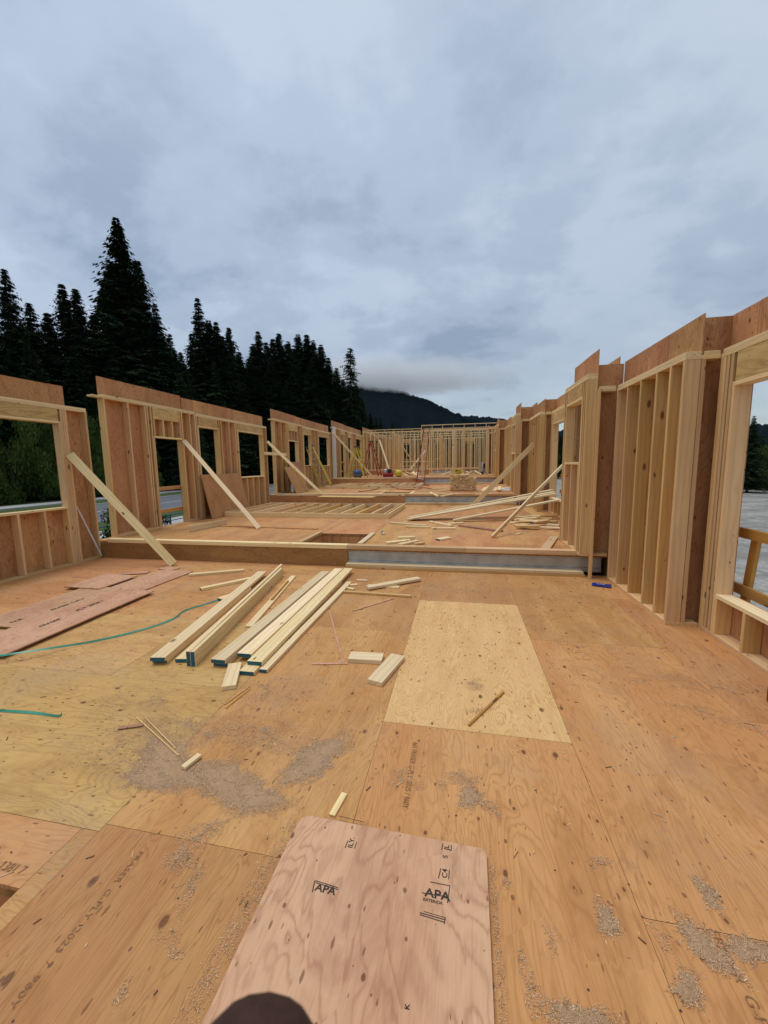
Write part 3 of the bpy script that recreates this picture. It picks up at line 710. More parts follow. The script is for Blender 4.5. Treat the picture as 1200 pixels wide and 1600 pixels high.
def conifer_mesh(seed, H=40.0, rad=5.6, z0=2.5, whorls=74, per=8, dens=1.0, droop=0.5, shape=0.85, gap=0.0):
    r = np.random.RandomState(seed); V = []; 
    azoff = r.rand() * 6.28
    lob = r.rand(5) * 6.28
    for i in range(whorls):
        f = (i + r.rand() * .6) / whorls; z = z0 + (H - z0 - 0.3) * f
        Rr = rad * ((1 - f) ** shape) * (0.75 + 0.25 * min(1, f * 6)) + 0.12
        nb = max(4, int(per * (0.55 + 0.6 * (1 - f))))
        for j in range(nb):
            if r.rand() < gap: continue
            th = r.rand() * 6.283
            wob = 1 + 0.16 * math.sin(3 * th + lob[0] + f * 9) + 0.10 * math.sin(2 * th + lob[1] - f * 17)
            Lb = Rr * wob * (0.55 + 0.6 * r.rand())
            up0 = 0.25 * (f - 0.25) + r.normal(0, .08)
            n = max(3, int(2 + Lb * 1.7 * dens))
            ts = (np.arange(n) + r.rand(n) * .8) / n * 0.90
            bx = np.cos(th) * ts * Lb; by = np.sin(th) * ts * Lb
            bz = z + ts * Lb * up0 - droop * Lb * 0.42 * ts ** 2 + 0.10 * Lb * np.maximum(0, ts - .8)
            for k in range(n):
                s = (0.50 + 0.55 * (1 - ts[k])) * (0.55 + 0.05 * Lb) * (0.7 + .6 * r.rand())
                s = min(s, 0.35 + Lb * .3) * .82; p_j = r.normal(0, .09, 3)
                for sd_ in (-1, 1):
                    a = th + sd_ * (0.75 + .5 * r.rand()); d = np.array([math.cos(a), math.sin(a), -0.35 - .5 * r.rand() * droop])
                    p = np.array([bx[k], by[k], bz[k]]) + p_j * min(1, Lb * .5); e = p + d * s * 1.5
                    w = np.cross(d, [0.2 * r.normal(), 0.2 * r.normal(), 1]); w /= np.linalg.norm(w) + 1e-6; w *= s * 0.34
                    mid = p + d * s * .6 + np.array([0, 0, -0.08 * s])
                    V += [p, mid + w, e, mid - w]
    V = np.array(V); F = np.arange(len(V)).reshape(-1, 4)
    return mesh_np('conifer_crown', V, F, M['needle'])
def trunk_mesh(H, r0, r1=0.05, seed=0):
    rr = random.Random(seed); vs, fs = [], []; n = 12; seg = 8
    for i in range(n + 1):
        f = i / n; rad = r0 * (1 - f) + r1 * f + (0.4 * r0 if i == 0 else 0)
        ox, oy = rr.uniform(-.05, .05) * H / 40, rr.uniform(-.05, .05) * H / 40
        for k in range(seg):
            th = 6.283 * k / seg; vs.append((ox + rad * math.cos(th), oy + rad * math.sin(th), f * H - .5))
    for i in range(n):
        for k in range(seg): fs.append((i * seg + k, i * seg + (k + 1) % seg, (i + 1) * seg + (k + 1) % seg, (i + 1) * seg + k))
    return mesh_py('trunk', vs, fs, M['bark'], smooth=True)
CR = [conifer_mesh(1, rad=9.4, per=19, dens=1.25, whorls=96), conifer_mesh(2, rad=8.4, per=18, shape=.8, dens=1.2, whorls=92), conifer_mesh(3, rad=7.6, per=17, shape=.75, droop=.9, dens=1.2, whorls=92), conifer_mesh(4, rad=8.8, per=17, shape=1.0, gap=.10, dens=1.2, whorls=90)]
SPARSE = conifer_mesh(9, rad=3.9, per=9, whorls=64, gap=.25, droop=1.3, z0=6, shape=.5, dens=1.5)
TRK = trunk_mesh(39.5, .42)
def conifer(az, el, dist, label=None, var=None, group='conifers of the forest edge', wx=1.0, cat='tree'):
    if az < -38: dist *= 1.17
    H = dist * math.tan(R(el)) + 1.77 - GZ
    i = RND.randrange(4) if var is None else var
    s = H / 40.0
    o = thing('conifer_tree', label or 'dark conifer among the crowded trees of the forest edge beyond the left walls', cat, (dist * math.sin(R(az)), dist * math.cos(R(az)), GZ), RND.uniform(0, 6.28), group)
    o.scale = (s * wx, s * wx, s)
    new('trunk', TRK, o); new('crown', SPARSE if i == 9 else CR[i], o)
    return o
T_ = [(-43.4, 27.0, 92, 'tallest conifer rising above all others at the left', 0, 1.12), (-41.7, 23.6, 95, 'tall conifer leaning against the right side of the tallest one', 1, 1.1), (-40.2, 19.6, 98, 'conifer stepping down right of the tallest pair', 3, 1.1),
      (-53.6, 20.0, 84, 'loose topped conifer at the left edge of the photo', 2, 1.0), (-49.1, 19.8, 90, 'left one of the twin conifers beside the tallest one', 1, 1.1), (-47.9, 19.6, 93, 'right one of the twin conifers beside the tallest one', 2, 1.15),
      (-35.4, 20.9, 116, 'pointed conifer standing alone in the middle of the forest edge', 3, 1.15), (-33.4, 18.5, 120, 'conifer just right of the pointed middle one', 1, 1.1), (-31.9, 18.0, 124, 'narrow conifer second right of the pointed middle one', 2, 1.1),
      (-28.2, 17.9, 132, 'conifer starting the right hand row of the forest', 1, 1.1), (-25.5, 17.8, 132, 'conifer in the middle of the right hand row', 2, 1.3), (-15.7, 16.4, 130, 'sparse drooping conifer standing apart at the right end of the forest', 9, 1.5)]
for az, el, d, lb, v, wx in T_: conifer(az, el, d, lb, v, None, wx)
fill = [(-57, 19, 86), (-55.5, 17, 84), (-52, 17.2, 88), (-50.6, 16.5, 92), (-46.5, 17.5, 95), (-45.2, 20.5, 98), (-44.4, 22.5, 97), (-42.6, 22, 99), (-38.9, 16.6, 104), (-37.8, 14.6, 106), (-36.4, 16.8, 114), (-34.3, 18.3, 118), (-32.8, 16.8, 122), (-30.8, 15.0, 126), (-29.6, 14.2, 128),
        (-29.0, 16.0, 134), (-27.2, 16.6, 136), (-26.3, 16.9, 138), (-24.3, 17.1, 134), (-22.9, 17.8, 136), (-21.7, 17.9, 138), (-20.8, 17.1, 136), (-19.8, 16.7, 134), (-18.8, 14.8, 132), (-17.7, 13.6, 130), (-16.8, 12.0, 134), (-15.0, 11.8, 140), (-14.1, 9.5, 144), (-13.0, 7.6, 150), (-23.6, 15.8, 128), (-21.2, 14.6, 126), (-26.8, 14.5, 126), (-34, 14, 112), (-31, 12.5, 118), (-45, 15, 88), (-41, 14.5, 90), (-48.5, 14, 84), (-52.5, 13.5, 80), (-38, 12, 98), (-56.5, 14, 78), (-28.4, 12, 124), (-24.8, 12, 124), (-19.2, 11.5, 128), (-17.2, 9.8, 132), (-11.5, 6.8, 190), (-9.8, 6.4, 200), (-12.2, 7.2, 180)]
for az, el, d in fill: conifer(az, el + RND.uniform(-.3, .3), d + RND.uniform(-2, 2), wx=RND.uniform(1.1, 1.45))
# darkness of the wood behind the front row: more trunks and crowns one can tell apart from closer up
for i in range(34):
    az = -59 + i * 1.28 + RND.uniform(-.4, .4); base = 118 if az < -38 else 150
    lim = np.interp(az, [-60, -46, -44, -41, -37, -35, -30, -27, -20, -15], [14, 15, 18, 17, 13, 14.5, 12, 13, 13, 8])
    conifer(az, float(lim) + RND.uniform(-1, .5), base + RND.uniform(-5, 8), wx=1.35, label='dark conifer deep in the wood behind the front row of trees', group='conifers deeper in the wood')
# right side: low trees beyond the gravel yard
for i in range(26):
    az = 44 - i * 1.35 + RND.uniform(-.4, .4); d = 78 + i * 3.0
    conifer(az, 3.0 + RND.uniform(-.9, 1.4), d + RND.uniform(-2, 4), wx=RND.uniform(1.3, 1.9), label='low dark conifer beyond the gravel yard on the right', group='low trees beyond the gravel yard')
conifer(32.2, 4.6, 80, 'slightly taller pointed conifer seen through the right edge window', 1, None, 1.2)
def shrub_mesh(seed, n=9000, flat_=0.75, leaf=.055):
    r = np.random.RandomState(seed); cs = r.normal(size=(26, 3)) * np.array([.55, .55, .34]) + np.array([0, 0, .55])
    c = cs[r.randint(0, 26, n)]; d = r.normal(size=(n, 3)); d /= np.linalg.norm(d, axis=1)[:, None]
    p = c + d * (0.26 * r.rand(n) ** .5)[:, None]; p[:, 2] = np.abs(p[:, 2]) * flat_ + .02
    a = r.normal(size=(n, 3)); a /= np.linalg.norm(a, axis=1)[:, None]; b = np.cross(a, r.normal(size=(n, 3))); b /= np.linalg.norm(b, axis=1)[:, None]
    s = (leaf * (.3 + .5 * r.rand(n)))[:, None]
    V = np.stack([p - a * s, p + b * s * .5, p + a * s, p - b * s * .5], 1).reshape(-1, 3)
    return mesh_np('shrub_leaves', V, np.arange(len(V)).reshape(-1, 4), M['leaf'])
SH = [shrub_mesh(s) for s in (11, 12, 13)]
def stems(seed):
    rr = random.Random(seed); vs, fs = [], []
    for k in range(6):
        a = rr.uniform(0, 6.28); e = (math.cos(a) * .5, math.sin(a) * .5, rr.uniform(.5, .9)); i = len(vs)
        for (c, w) in (((0, 0, 0), .03), (e, .012)):
            vs += [(c[0] + w * math.cos(q * 2.094), c[1] + w * math.sin(q * 2.094), c[2]) for q in range(3)]
        fs += [(i + q, i + (q + 1) % 3, i + 3 + (q + 1) % 3, i + 3 + q) for q in range(3)]
    return mesh_py('stems', vs, fs, M['bark'])
STM = stems(4)
def shrub(x, y, h, w, label, group=None):
    o = thing('shrub', label, 'shrub', (x, y, GZ), RND.uniform(0, 6.28), group); o.scale = (w, w, h)
    new('stems', STM, o); new('foliage', RND.choice(SH), o); return o
for i in range(30):
    y = 26 + i * 3.1; shrub(-68.5 + RND.uniform(-1.5, 1.5) , y, RND.uniform(8, 14), RND.uniform(3.6, 5.2), 'green roadside shrub in front of the dark trees across the road', 'shrubs across the road')
for i in range(22):
    x = -62 + i * 3.6; shrub(x, 118 + RND.uniform(-3, 3) , RND.uniform(8, 14), RND.uniform(4, 6), 'green shrub at the foot of the forest beyond the end of the road', 'shrubs at the end of the road')
for i in range(24):
    az = 44 - i * 1.4; d = 70 + i * 2.6
    shrub(d * math.sin(R(az)), d * math.cos(R(az)), RND.uniform(4.5, 7.5), RND.uniform(3, 4.5), 'olive shrub along the far side of the gravel yard', 'shrubs beyond the gravel yard')
shrub(-17.6, 17.5, 3.0, 1.7, 'round bush seen through the gap between the two nearest left walls'); shrub(-20.8, 21.5, 2.4, 1.5, 'smaller bush just behind the round one near the left gap')
shrub(-11.5, 12.4, 1.6, 1.2, 'low bush close below the left walls')
# blue railing by the pavement and things along the road
br = thing('blue_railing', 'low blue metal railing beside the pavement seen through the left door opening', 'railing', (-24.6, 30, GZ))
for i in range(8): stick('post', M['blue_rail'], br, (0, -9 + i * 2.6, .55), (.1, .1, 1.1), axis=2)
for zz in (.55, 1.02): stick('rail', M['blue_rail'], br, (0.0, 0.1, zz), (.06, 18.4, .06))
dead = thing('lamp_post', 'thin pale lamp post in front of the dark trees', 'lamp post', (-58.5, 55, GZ))
tube('pole', M['alu'], dead, [(0, 0, 0), (0, 0, 13)], .09); tube('lamp_arm', M['alu'], dead, smooth_pts([(0, 0, 13), (.6, .1, 13.7), (1.8, .2, 13.9)], 4), .05); stick('lamp_head', M['alu'], dead, (2.0, .2, 13.86), (.6, .2, .09))

# ------------------------------------------------------------------ braces
def brace(label, p0, p1, w=.089, t=.038, up=(0, 0, 1), mat='spruce', group='diagonal braces propping the walls'):
    p0, p1 = Vector(p0), Vector(p1); c = (p0 + p1) / 2
    o = span('diagonal_brace', M[mat], None, p0, p1, w, t, up=up); tag(o, label, 'brace', group); return o
brace('long pale brace from the nearest left wall down to the deck edge', (-7.04, 5.90, 2.05), (-5.10, 5.96, .03), .14, .038, up=(0.5, -.85, .5))
brace('pale brace from the left door post to the raised deck', (-7.04, 8.95, 2.47), (-4.53, 8.02, RISE + .02), .10, up=(.3, -.8, .5))
brace('brace from the end post of the left window wall to the second step', (-7.04, 13.4, 2.69), (-5.05, 13.58, 2 * RISE + .05), .10, up=(.3, -.8, .5))
brace('brace beside the open yellow ladder', (-7.0, 20.9, 3.6), (-5.25, 23.0, 3 * RISE + .03), .12, up=(.3, -.8, .5))
brace('brace propping the dense far wall left of centre', (-5.9, 28.4, 3.6), (-4.75, 26.6, 3 * RISE + .03), .11, up=(.3, -.8, .5))
brace('upper brace on the dense far wall', (-4.9, 29.3, 4.0), (-3.6, 31.0, 4 * RISE + .4), .11, up=(.3, -.8, .5))
brace('reversed brace on the dense far wall', (-2.5, 28.3, 2.7), (-3.5, 27.2, 4 * RISE + .02), .11, up=(.3, -.8, .5))
brace('thin pale brace from the small window wall to the raised deck', (2.45, 10.1, 1.68), (.61, 7.49, RISE + .02), .038, .075, up=(0, 0, 1))
brace('wide brace from the second full stud wall to the deck', (2.22, 12.55, 2.33), (.37, 12.5, RISE + .05), .14, .038, up=(.4, -.8, .4))
tag(span('nailer_board', M['spruce'], None, (XL + .02, 13.15, 2.25), (XL + .02, 15.0, 2.25), .11, .038, up=(1, 0, 0)), 'horizontal board bridging the gap between the second and third left walls', 'board')
tag(span('thin_rod', M['wrap'], None, (-7.15, 6.0, 1.08), (-7.03, 6.30, .05), .022, .022, up=(1, 0, 0)), 'thin pale rod leaning inside the end bay of the nearest left wall', 'rod')
# leaning plywood
def lean_sheet(label, x0, x1, y0, y1, z, h, mat='deck'):
    Ln = math.hypot(h, x1 - x0); ang = math.atan2(h, x0 - x1)
    o = new('leaning_plywood', box_mesh(round(Ln, 3), y1 - y0, .018, M[mat], M['osb'], ch=.001), None, ((x0 + x1) / 2, (y0 + y1) / 2, z + h / 2 + .01))
    x = Vector((x1 - x0, 0, h)).normalized(); y = Vector((0, 1, 0)); zz = x.cross(y)
    o.rotation_euler = Matrix((x, y, zz)).transposed().to_euler(); tag(o, label, 'plywood'); return o
lean_sheet('square plywood panel leaning under the left windows', XL + .32, XL + .05, 9.48, 11.45, RISE, 1.22)
lean_sheet('plywood panel tilted against the third left wall', XL + .75, XL + .28, 14.2, 15.5, 2 * RISE, 1.05)
lean_sheet('reddish plywood panel standing behind the tilted one at the third left wall', XL + .3, XL + .1, 15.0, 16.2, 2 * RISE, 1.25, 'dark_pink_ply')
# white wrapped strip standing at the end of unit three
ws = stick('white_wrap_post', M['wrap'], None, (XL + .1, 21.1, 3 * RISE + 1.45), (.12, .24, 2.9), axis=2); tag(ws, 'tall white wrapped post at the end of the third left wall', 'post')

# ------------------------------------------------------------------ loose lumber in the foreground
BK = 0
def loose(label, p0, p1, w=.14, t=.038, z0=0.0, z1=None, mat='spruce', ends=True, cat='board', name='loose_board', group=None, edge=False, roll=0.0):
    z1 = z0 if z1 is None else z1
    p0 = Vector((p0[0], p0[1], z0 + t / 2 + .001)); p1 = Vector((p1[0], p1[1], z1 + t / 2 + .001))
    o = span(name, M[mat], None, p0, p1, w, t, end=M['teal'] if ends else None, roll=roll)
    return tag(o, label, cat, group)
GP = 'boards with blue painted ends in the foreground pile'
loose('lower board of the leftmost pair with blue painted ends', (-2.68, 2.86), (-3.02, 4.9), group=GP)
loose('upper board of the leftmost pair with blue painted ends', (-2.665, 2.82), (-3.15, 5.6), z0=.039, group=GP)
loose('flat board with blue end beside the two boards on edge', (-2.475, 2.90), (-2.93, 5.60), group=GP)
loose('left one of the two boards standing on edge in the pile', (-2.375, 2.855), (-2.93, 5.85), w=.038, t=.14, group=GP)
loose('right one of the two boards standing on edge in the pile', (-2.330, 2.855), (-2.82, 5.62), w=.038, t=.14, group=GP)
loose('lower board of the middle pair in the pile', (-2.09, 2.90), (-2.15, 5.5), group=GP)
loose('upper board of the middle pair in the pile', (-2.095, 2.875), (-2.12, 5.75), z0=.039, group=GP)
loose('pale board right of the middle pair resting on a scrap', (-1.925, 3.02), (-1.96, 5.95), z0=.036, group=GP)
loose('scrap under the pale board of the pile', (-1.95, 4.2), (-1.90, 5.2), z0=0, w=.1, t=.034, ends=False)
loose('lower board of the right pair in the pile', (-1.775, 2.80), (-1.80, 5.4), group=GP)
loose('top board of the right pair in the pile', (-1.755, 2.90), (-1.80, 5.98), z0=.039, group=GP)
loose('narrow board lying right along the pile', (-1.655, 2.86), (-1.62, 5.4), w=.075, t=.034, group=GP)
loose('short offcut sticking out below the near end of the pile', (-1.80, 2.58), (-1.955, 2.92), w=.11, t=.036, z0=0, ends=False, cat='offcut', name='offcut')
loose('thin rough board with a split lying in the gap of the pile', (-2.28, 3.7), (-2.62, 5.62), w=.085, t=.02, ends=False)
loose('splintered sliver lying on the rough split board', (-2.42, 4.5), (-2.56, 5.3), w=.025, t=.02, z0=.022, ends=False, mat='rail', cat='sliver', name='wood_sliver')
loose('pale board lying near the foot of the long left brace', (-4.36, 5.42), (-3.60, 5.80), w=.085, ends=False)
loose('pale board with dark end left of the pile', (-3.68, 4.78), (-3.18, 5.42), w=.085)
loose('tiny block with a blue end by the green strap', (-3.13, 4.42), (-3.05, 4.60), w=.10, cat='offcut', name='offcut')
loose('flat offcut lying crosswise right of the pile', (-.985, 3.22), (-.675, 3.235), w=.14, ends=False, cat='offcut', name='offcut')
loose('thick offcut pointing at the pale plywood sheet', (-.665, 2.84), (-.545, 3.30), w=.135, ends=False, cat='offcut', name='offcut')
loose('pale board crossing another behind the pile', (-1.28, 5.16), (-.60, 5.70), w=.11, ends=False, z0=.012, z1=.012)
loose('short board under the crossing pale board', (-1.32, 5.33), (-.85, 5.33), w=.10, ends=False, t=.012)
loose('narrow dull board lying flat below the crossing boards', (-1.64, 4.99), (-.63, 4.94), w=.045, t=.03, ends=False, mat='stud')
loose('thin reddish strip slanting from the crossing boards', (-1.27, 4.35), (-.85, 4.86), w=.028, t=.010, ends=False, mat='pink_ply', cat='strip', name='wood_strip')
loose('long thin reddish strip pointing towards the crosswise offcut', (-1.54, 4.27), (-1.02, 3.14), w=.022, t=.008, ends=False, mat='pink_ply', cat='strip', name='wood_strip')
loose('short reddish strip left of the crosswise offcut', (-1.29, 3.07), (-.97, 3.13), w=.022, t=.008, ends=False, mat='pink_ply', cat='strip', name='wood_strip')
loose('dark stick on the pale plywood sheet', (.07, 2.47), (.345, 2.91), w=.016, t=.012, ends=False, mat='rail', cat='stick', name='wood_stick')
loose('pale wedge of wood at the top edge of the stamped plywood', (-.625, 1.66), (-.60, 1.80), w=.034, t=.010, ends=False, cat='offcut', name='offcut')
loose('small pale offcut in the big sawdust patch', (-1.585, 1.79), (-1.555, 1.90), w=.035, t=.02, z0=.006, ends=False, cat='offcut', name='offcut')
loose('thin stick in the big sawdust patch', (-2.25, 2.15), (-1.69, 1.88), w=.007, t=.006, z0=.006, ends=False, mat='stud', cat='stick', name='wood_stick')
loose('second thin stick beside the one in the sawdust', (-2.19, 2.16), (-1.75, 1.93), w=.006, t=.006, z0=.006, ends=False, mat='stud', cat='stick', name='wood_stick')
loose('small dark scrap at the end of the thin sticks', (-2.28, 2.03), (-2.14, 2.09), w=.03, t=.006, z0=.006, ends=False, mat='dark_pink_ply', cat='scrap', name='wood_scrap')
for i, (a, b) in enumerate([((-1.62, 5.30), (-1.48, 5.34)), ((-1.60, 5.18), (-1.47, 5.12)), ((-1.55, 5.55), (-1.38, 5.55))]):
    loose(['small scrap at the far end of the pile, nearest', 'small scrap at the far end of the pile, in the middle', 'small scrap at the far end of the pile, farthest'][i], a, b, w=.05, t=.02, ends=False, cat='scrap', name='wood_scrap')
for i, (a, b) in enumerate([((-1.72, 2.40), (-1.66, 2.66)), ((-1.685, 2.36), (-1.635, 2.62))]):
    loose(['left thin strip below the offcut of the pile', 'right thin strip below the offcut of the pile'][i], a, b, w=.012, t=.006, ends=False, mat='rail', cat='strip', name='wood_strip')
# plywood rips at the left
def rip(label, x0, x1, y0, y1, z, rz=0, mat='pink_ply', tilt=0):
    o = new('plywood_rip', box_mesh(round(y1 - y0, 3), round(x1 - x0, 3), .0155, M[mat], M['osb'], ch=.001), None, ((x0 + x1) / 2, (y0 + y1) / 2, z + .009), (tilt, 0, HP + rz)); return tag(o, label, 'plywood')
r1 = rip('nearest pinkish plywood rip lying over the others at the left', -4.84, -4.23, 2.66, 4.54, .036, R(1.0), tilt=R(1.0))
r2 = rip('pinkish plywood rip with printed lettering left of the nearest rip', -5.46, -4.86, 3.22, 4.62, .018, R(.5))
r3 = rip('narrow plywood rip at the far end of the lettered one', -5.75, -5.12, 4.50, 5.18, .034, R(-1))
r4 = rip('plywood rip lying lowest under the nearest one towards the brace', -5.12, -4.48, 4.20, 5.64, .001, R(-2))
rip('small dark edged plywood scrap beside the farthest rip', -5.62, -5.2, 5.34, 5.5, .001, R(20))
rip('second small plywood scrap near the foot of the long brace', -5.18, -4.86, 5.66, 5.84, .001, R(-12))
# stamped board in the foreground
sb = new('stamped_plywood', None); sb.empty_display_size = .1
def rounded_sheet(name, w, h, th, rad, mat, emat):
    pts = []
    for cx, cy, a0, rr in ((w / 2, -h / 2, -90, .004), (w / 2, h / 2, 0, rad * .5), (-w / 2, h / 2, 90, rad), (-w / 2, -h / 2, 180, .004)):
        sx, sy = (1 if cx > 0 else -1), (1 if cy > 0 else -1)
        for k in range(7):
            a = R(a0 + 90 * k / 6); pts.append((cx - sx * rr + rr * math.cos(a), cy - sy * rr + rr * math.sin(a)))
    n = len(pts)
    # grain along y: store with X = grain
    vs = [(p[1], -p[0], z_) for z_ in (-th / 2, th / 2) for p in pts]
    fs = [tuple(range(n))[::-1], tuple(range(n, 2 * n))] + [(i, (i + 1) % n, n + (i + 1) % n, n + i) for i in range(n)]
    return mesh_py(name, vs, fs, [mat, emat], [0, 0] + [1] * n)
bpy.data.objects.remove(sb)
sb = tag(new('stamped_plywood', rounded_sheet('stamped', .905, 1.35, .0155, .055, M['pink_ply'], M['osb']), None, (-.335, .945, .012), (0, 0, HP + R(-1.2))), 'pinkish plywood offcut with black APA stamps lying in the foreground', 'plywood')
def basis(o):
    return Matrix.LocRotScale(o.location, o.rotation_euler, o.scale)
def adopt(o, parent, m):
    if parent: o.parent = parent; m = basis(parent).inverted() @ m
    l, r_, sc = m.decompose(); o.location = l; o.rotation_mode = 'XYZ'; o.rotation_euler = r_.to_euler(); o.scale = sc
_tx = {}
def text(body, size, loc, rz, parent=None, mat='ink', bold=0.0, sx=1.0, name='stamp', local=False):
    key = (body, size, bold, mat)
    if key not in _tx:
        cu = bpy.data.curves.new('lettering', 'FONT'); cu.body = body; cu.size = size; cu.offset = bold * size; cu.align_x = 'LEFT'; cu.align_y = 'CENTER'
        tmp = bpy.data.objects.new('tmp', cu); COL.objects.link(tmp)
        me = bpy.data.meshes.new_from_object(tmp.evaluated_get(bpy.context.evaluated_depsgraph_get())); bpy.data.objects.remove(tmp)
        me.materials.clear(); me.materials.append(M[mat]); _tx[key] = me
    o = new(name, _tx[key]); m = Matrix.LocRotScale(Vector(loc), Euler((0, 0, rz)), Vector((sx, 1, 1)))
    if local: o.parent = parent; adopt(o, None, m)
    else: adopt(o, parent, m)
    return o
def bar(p0, p1, w, z, parent=None, mat='ink', name='stamp_line'):
    p0, p1 = Vector((*p0, z)), Vector((*p1, z)); c = (p0 + p1) / 2; d = (p1 - p0).normalized(); n = Vector((-d.y, d.x, 0)) * w / 2
    me = mesh_py(name, [p0 - n - c, p1 - n - c, p1 + n - c, p0 + n - c], [(0, 1, 2, 3)], M[mat]); o = new(name, me); adopt(o, parent, Matrix.Translation(c))
    return o
zb = .0205
def P2(px, py): v = at(px, py, zb); return (v.x, v.y)
def T2(body, px, py, size, rz, **k): v = at(px, py, zb); return text(body, size, (v.x, v.y, zb + .0006), rz, sb, **k)
# stamps read from the photograph
T2('APA', 493, 1386, .040, R(-2), bold=.02, sx=1.2)
for (a, b, w) in (((488, 1394), (492, 1376), .004), ((493, 1376), (528, 1387), .003), ((493, 1379), (528, 1390), .003)): bar(P2(*a), P2(*b), w, zb + .0004, sb)
T2('APA', 664, 1394, .046, R(-1), bold=.02, sx=1.2)
T2('EXTERIOR', 661, 1405, .015, R(-1), bold=.02, sx=1.15)
for (a, b, w) in (((672, 1378), (703, 1384), .003), ((699, 1411), (703, 1384), .003), ((659, 1395), (697, 1401), .003), ((656, 1426), (695, 1437), .003), ((656, 1429), (694, 1441), .003), ((662, 1424), (696, 1434), .002), ((694, 1444), (696, 1434), .003)): bar(P2(*a), P2(*b), w, zb + .0004, sb)
T2('C4', 695, 1372, .032, HP, bold=.01); T2('S', 696, 1341, .030, HP, bold=.01); T2('JL', 698, 1328, .032, HP, bold=.01); T2('ILY', 547, 1325, .034, HP, bold=.01)
for (a, b) in (((685, 1372), (689, 1357)), ((701, 1374), (702, 1359)), ((690, 1328), (692, 1318)), ((705, 1329), (705, 1320)), ((539, 1325), (544, 1313)), ((554, 1326), (557, 1316)), ((529, 1275), (570, 1285))): bar(P2(*a), P2(*b), .0035, zb + .0004, sb)
T2('5', 552, 1293, .022, R(180)); T2('K', 636, 1578, .022, HP, bold=.02)
# mill print on the deck
DK = bpy.data.objects['floor']
def TF(body, px, py, size, rz, par=DK, **k): v = at(px, py, .0); o = text(body, size, (v.x, v.y, .0022), rz, par, mat='mill_ink', name='mill_print', **k); return o
TF('661 FRASER G-PLY  2025 / 960Y', 649, 1160, .046, -HP, sx=.78)
TF('FRASER  G-PLY  2025', 1112, 1452, .048, -HP, sx=1.0)
TF('FRASER  G-PLY  2025  /  960Y', 222, 1330, .034, -HP - R(1), sx=1.25)
TF('1381 7', 0, 1352, .05, 0)
for r_, pts in ((r2, [(80, 952, 'FRASER G-PLY', .07), (15, 972, 'TILE', .07)]), (r1, [(120, 955, 'PLY 2025 /', .08), (62, 980, 'FRASER', .07)])):
    for (px, py, s_, sz) in pts:
        v = at(px, py, .05); text(s_, sz, (v.x, v.y, r_.location.z + .012), HP - R(20) * 0, r_, bold=.01)

# green strapping
def ribbon(name, label, pts, w, twist, mat, z=.012):
    pts = smooth_pts(pts, 10); vs, fs = [], []
    for i, p in enumerate(pts):
        d = (pts[min(i + 1, len(pts) - 1)] - pts[max(i - 1, 0)]).normalized(); n = Vector((-d.y, d.x, 0)).normalized()
        a = twist[0] + (twist[1] - twist[0]) * i / len(pts) + .3 * math.sin(i * .25)
        o_ = n * math.cos(a) * w / 2 + Vector((0, 0, 1)) * math.sin(a) * w / 2; c = p + Vector((0, 0, abs(math.sin(a)) * w / 2 + .002))
        t_ = (n * -math.sin(a) + Vector((0, 0, 1)) * math.cos(a)) * .0008
        vs += [c + o_ + t_, c - o_ + t_, c - o_ - t_, c + o_ - t_]
    for i in range(len(pts) - 1):
        for k in range(4): fs.append((4 * i + k, 4 * i + (k + 1) % 4, 4 * i + 4 + (k + 1) % 4, 4 * i + 4 + k))
    return tag(new(name, mesh_py(name, vs, fs, M[mat])), label, 'strap')
sp_px = [(-30, 1030), (0, 1026), (50, 1018), (133, 1006), (200, 991), (267, 970), (290, 955), (333, 941), (375, 925)]
sp3 = []
for i, (px, py) in enumerate(sp_px):
    zz = .062 if i < 3 else .004; v = at(px, py, zz); sp3.append(v)
ribbon('plastic_strap', 'long green plastic strap curving across the deck to the pile', sp3, .02, (.7, 1.1), 'strap')
ribbon('plastic_strap', 'short green plastic strap at the left edge of the photo', [at(-20, 1110, .002), at(0, 1112, .002), at(50, 1115, .002), at(90, 1121, .002), at(97, 1117, .02)], .018, (.9, 1.3), 'strap')
# blue wrapper by the right wall
bw = tag(new('plastic_wrapper', mesh_py('wrapper', [(x * .12 + .004 * math.sin(y * 9), y * .085, .008 + .006 * math.sin(x * 5 + y * 3) * math.cos(y * 7)) for y in np.linspace(-1, 1, 9) for x in np.linspace(-1, 1, 9)], [(j * 9 + i, j * 9 + i + 1, j * 9 + i + 10, j * 9 + i + 9) for j in range(8) for i in range(8)], M['blue_wrap'], smooth=True), None, (2.00, 5.83, .004), (0, 0, R(-18))), 'crumpled blue plastic wrapper lying by the right wall', 'wrapper')
text('GRK', .06, (-.07, .01, .0165), 0, bw, 'white', local=True)
# bucket at the right edge
bk = thing('bucket', 'grey and black bucket cut off by the right edge of the photo', 'bucket', (2.345, 3.06, 0))
lathe('body', M['grey_cloth'], bk, [(.0, .003), (.125, .003), (.13, .01), (.135, .11), (.14, .26), (.132, .262), (.128, .12), (0, .10)])
lathe('base_band', M['black'], bk, [(.131, .008), (.137, .01), (.139, .09), (.136, .092)]); lathe('rim', M['black'], bk, [(.138, .245), (.148, .247), (.149, .268), (.132, .270), (.130, .25)])
# cordless tool or cylinder beside the stair opening
v = at(588, 836, RISE)
cyl = thing('sealant_tube', 'small dark cylinder with pale end standing behind the stair opening', 'tube', (v.x + .12, v.y + .1, RISE + .031), R(20))
lathe('barrel', M['grey_cloth'], cyl, [(0, -.10), (.027, -.098), (.029, .06), (.0, .06)], rot=(HP, 0, 0), seg=16); lathe('cap', M['white'], cyl, [(.030, .06), (.030, .09), (.02, .095), (0, .095)], rot=(HP, 0, 0), seg=16)

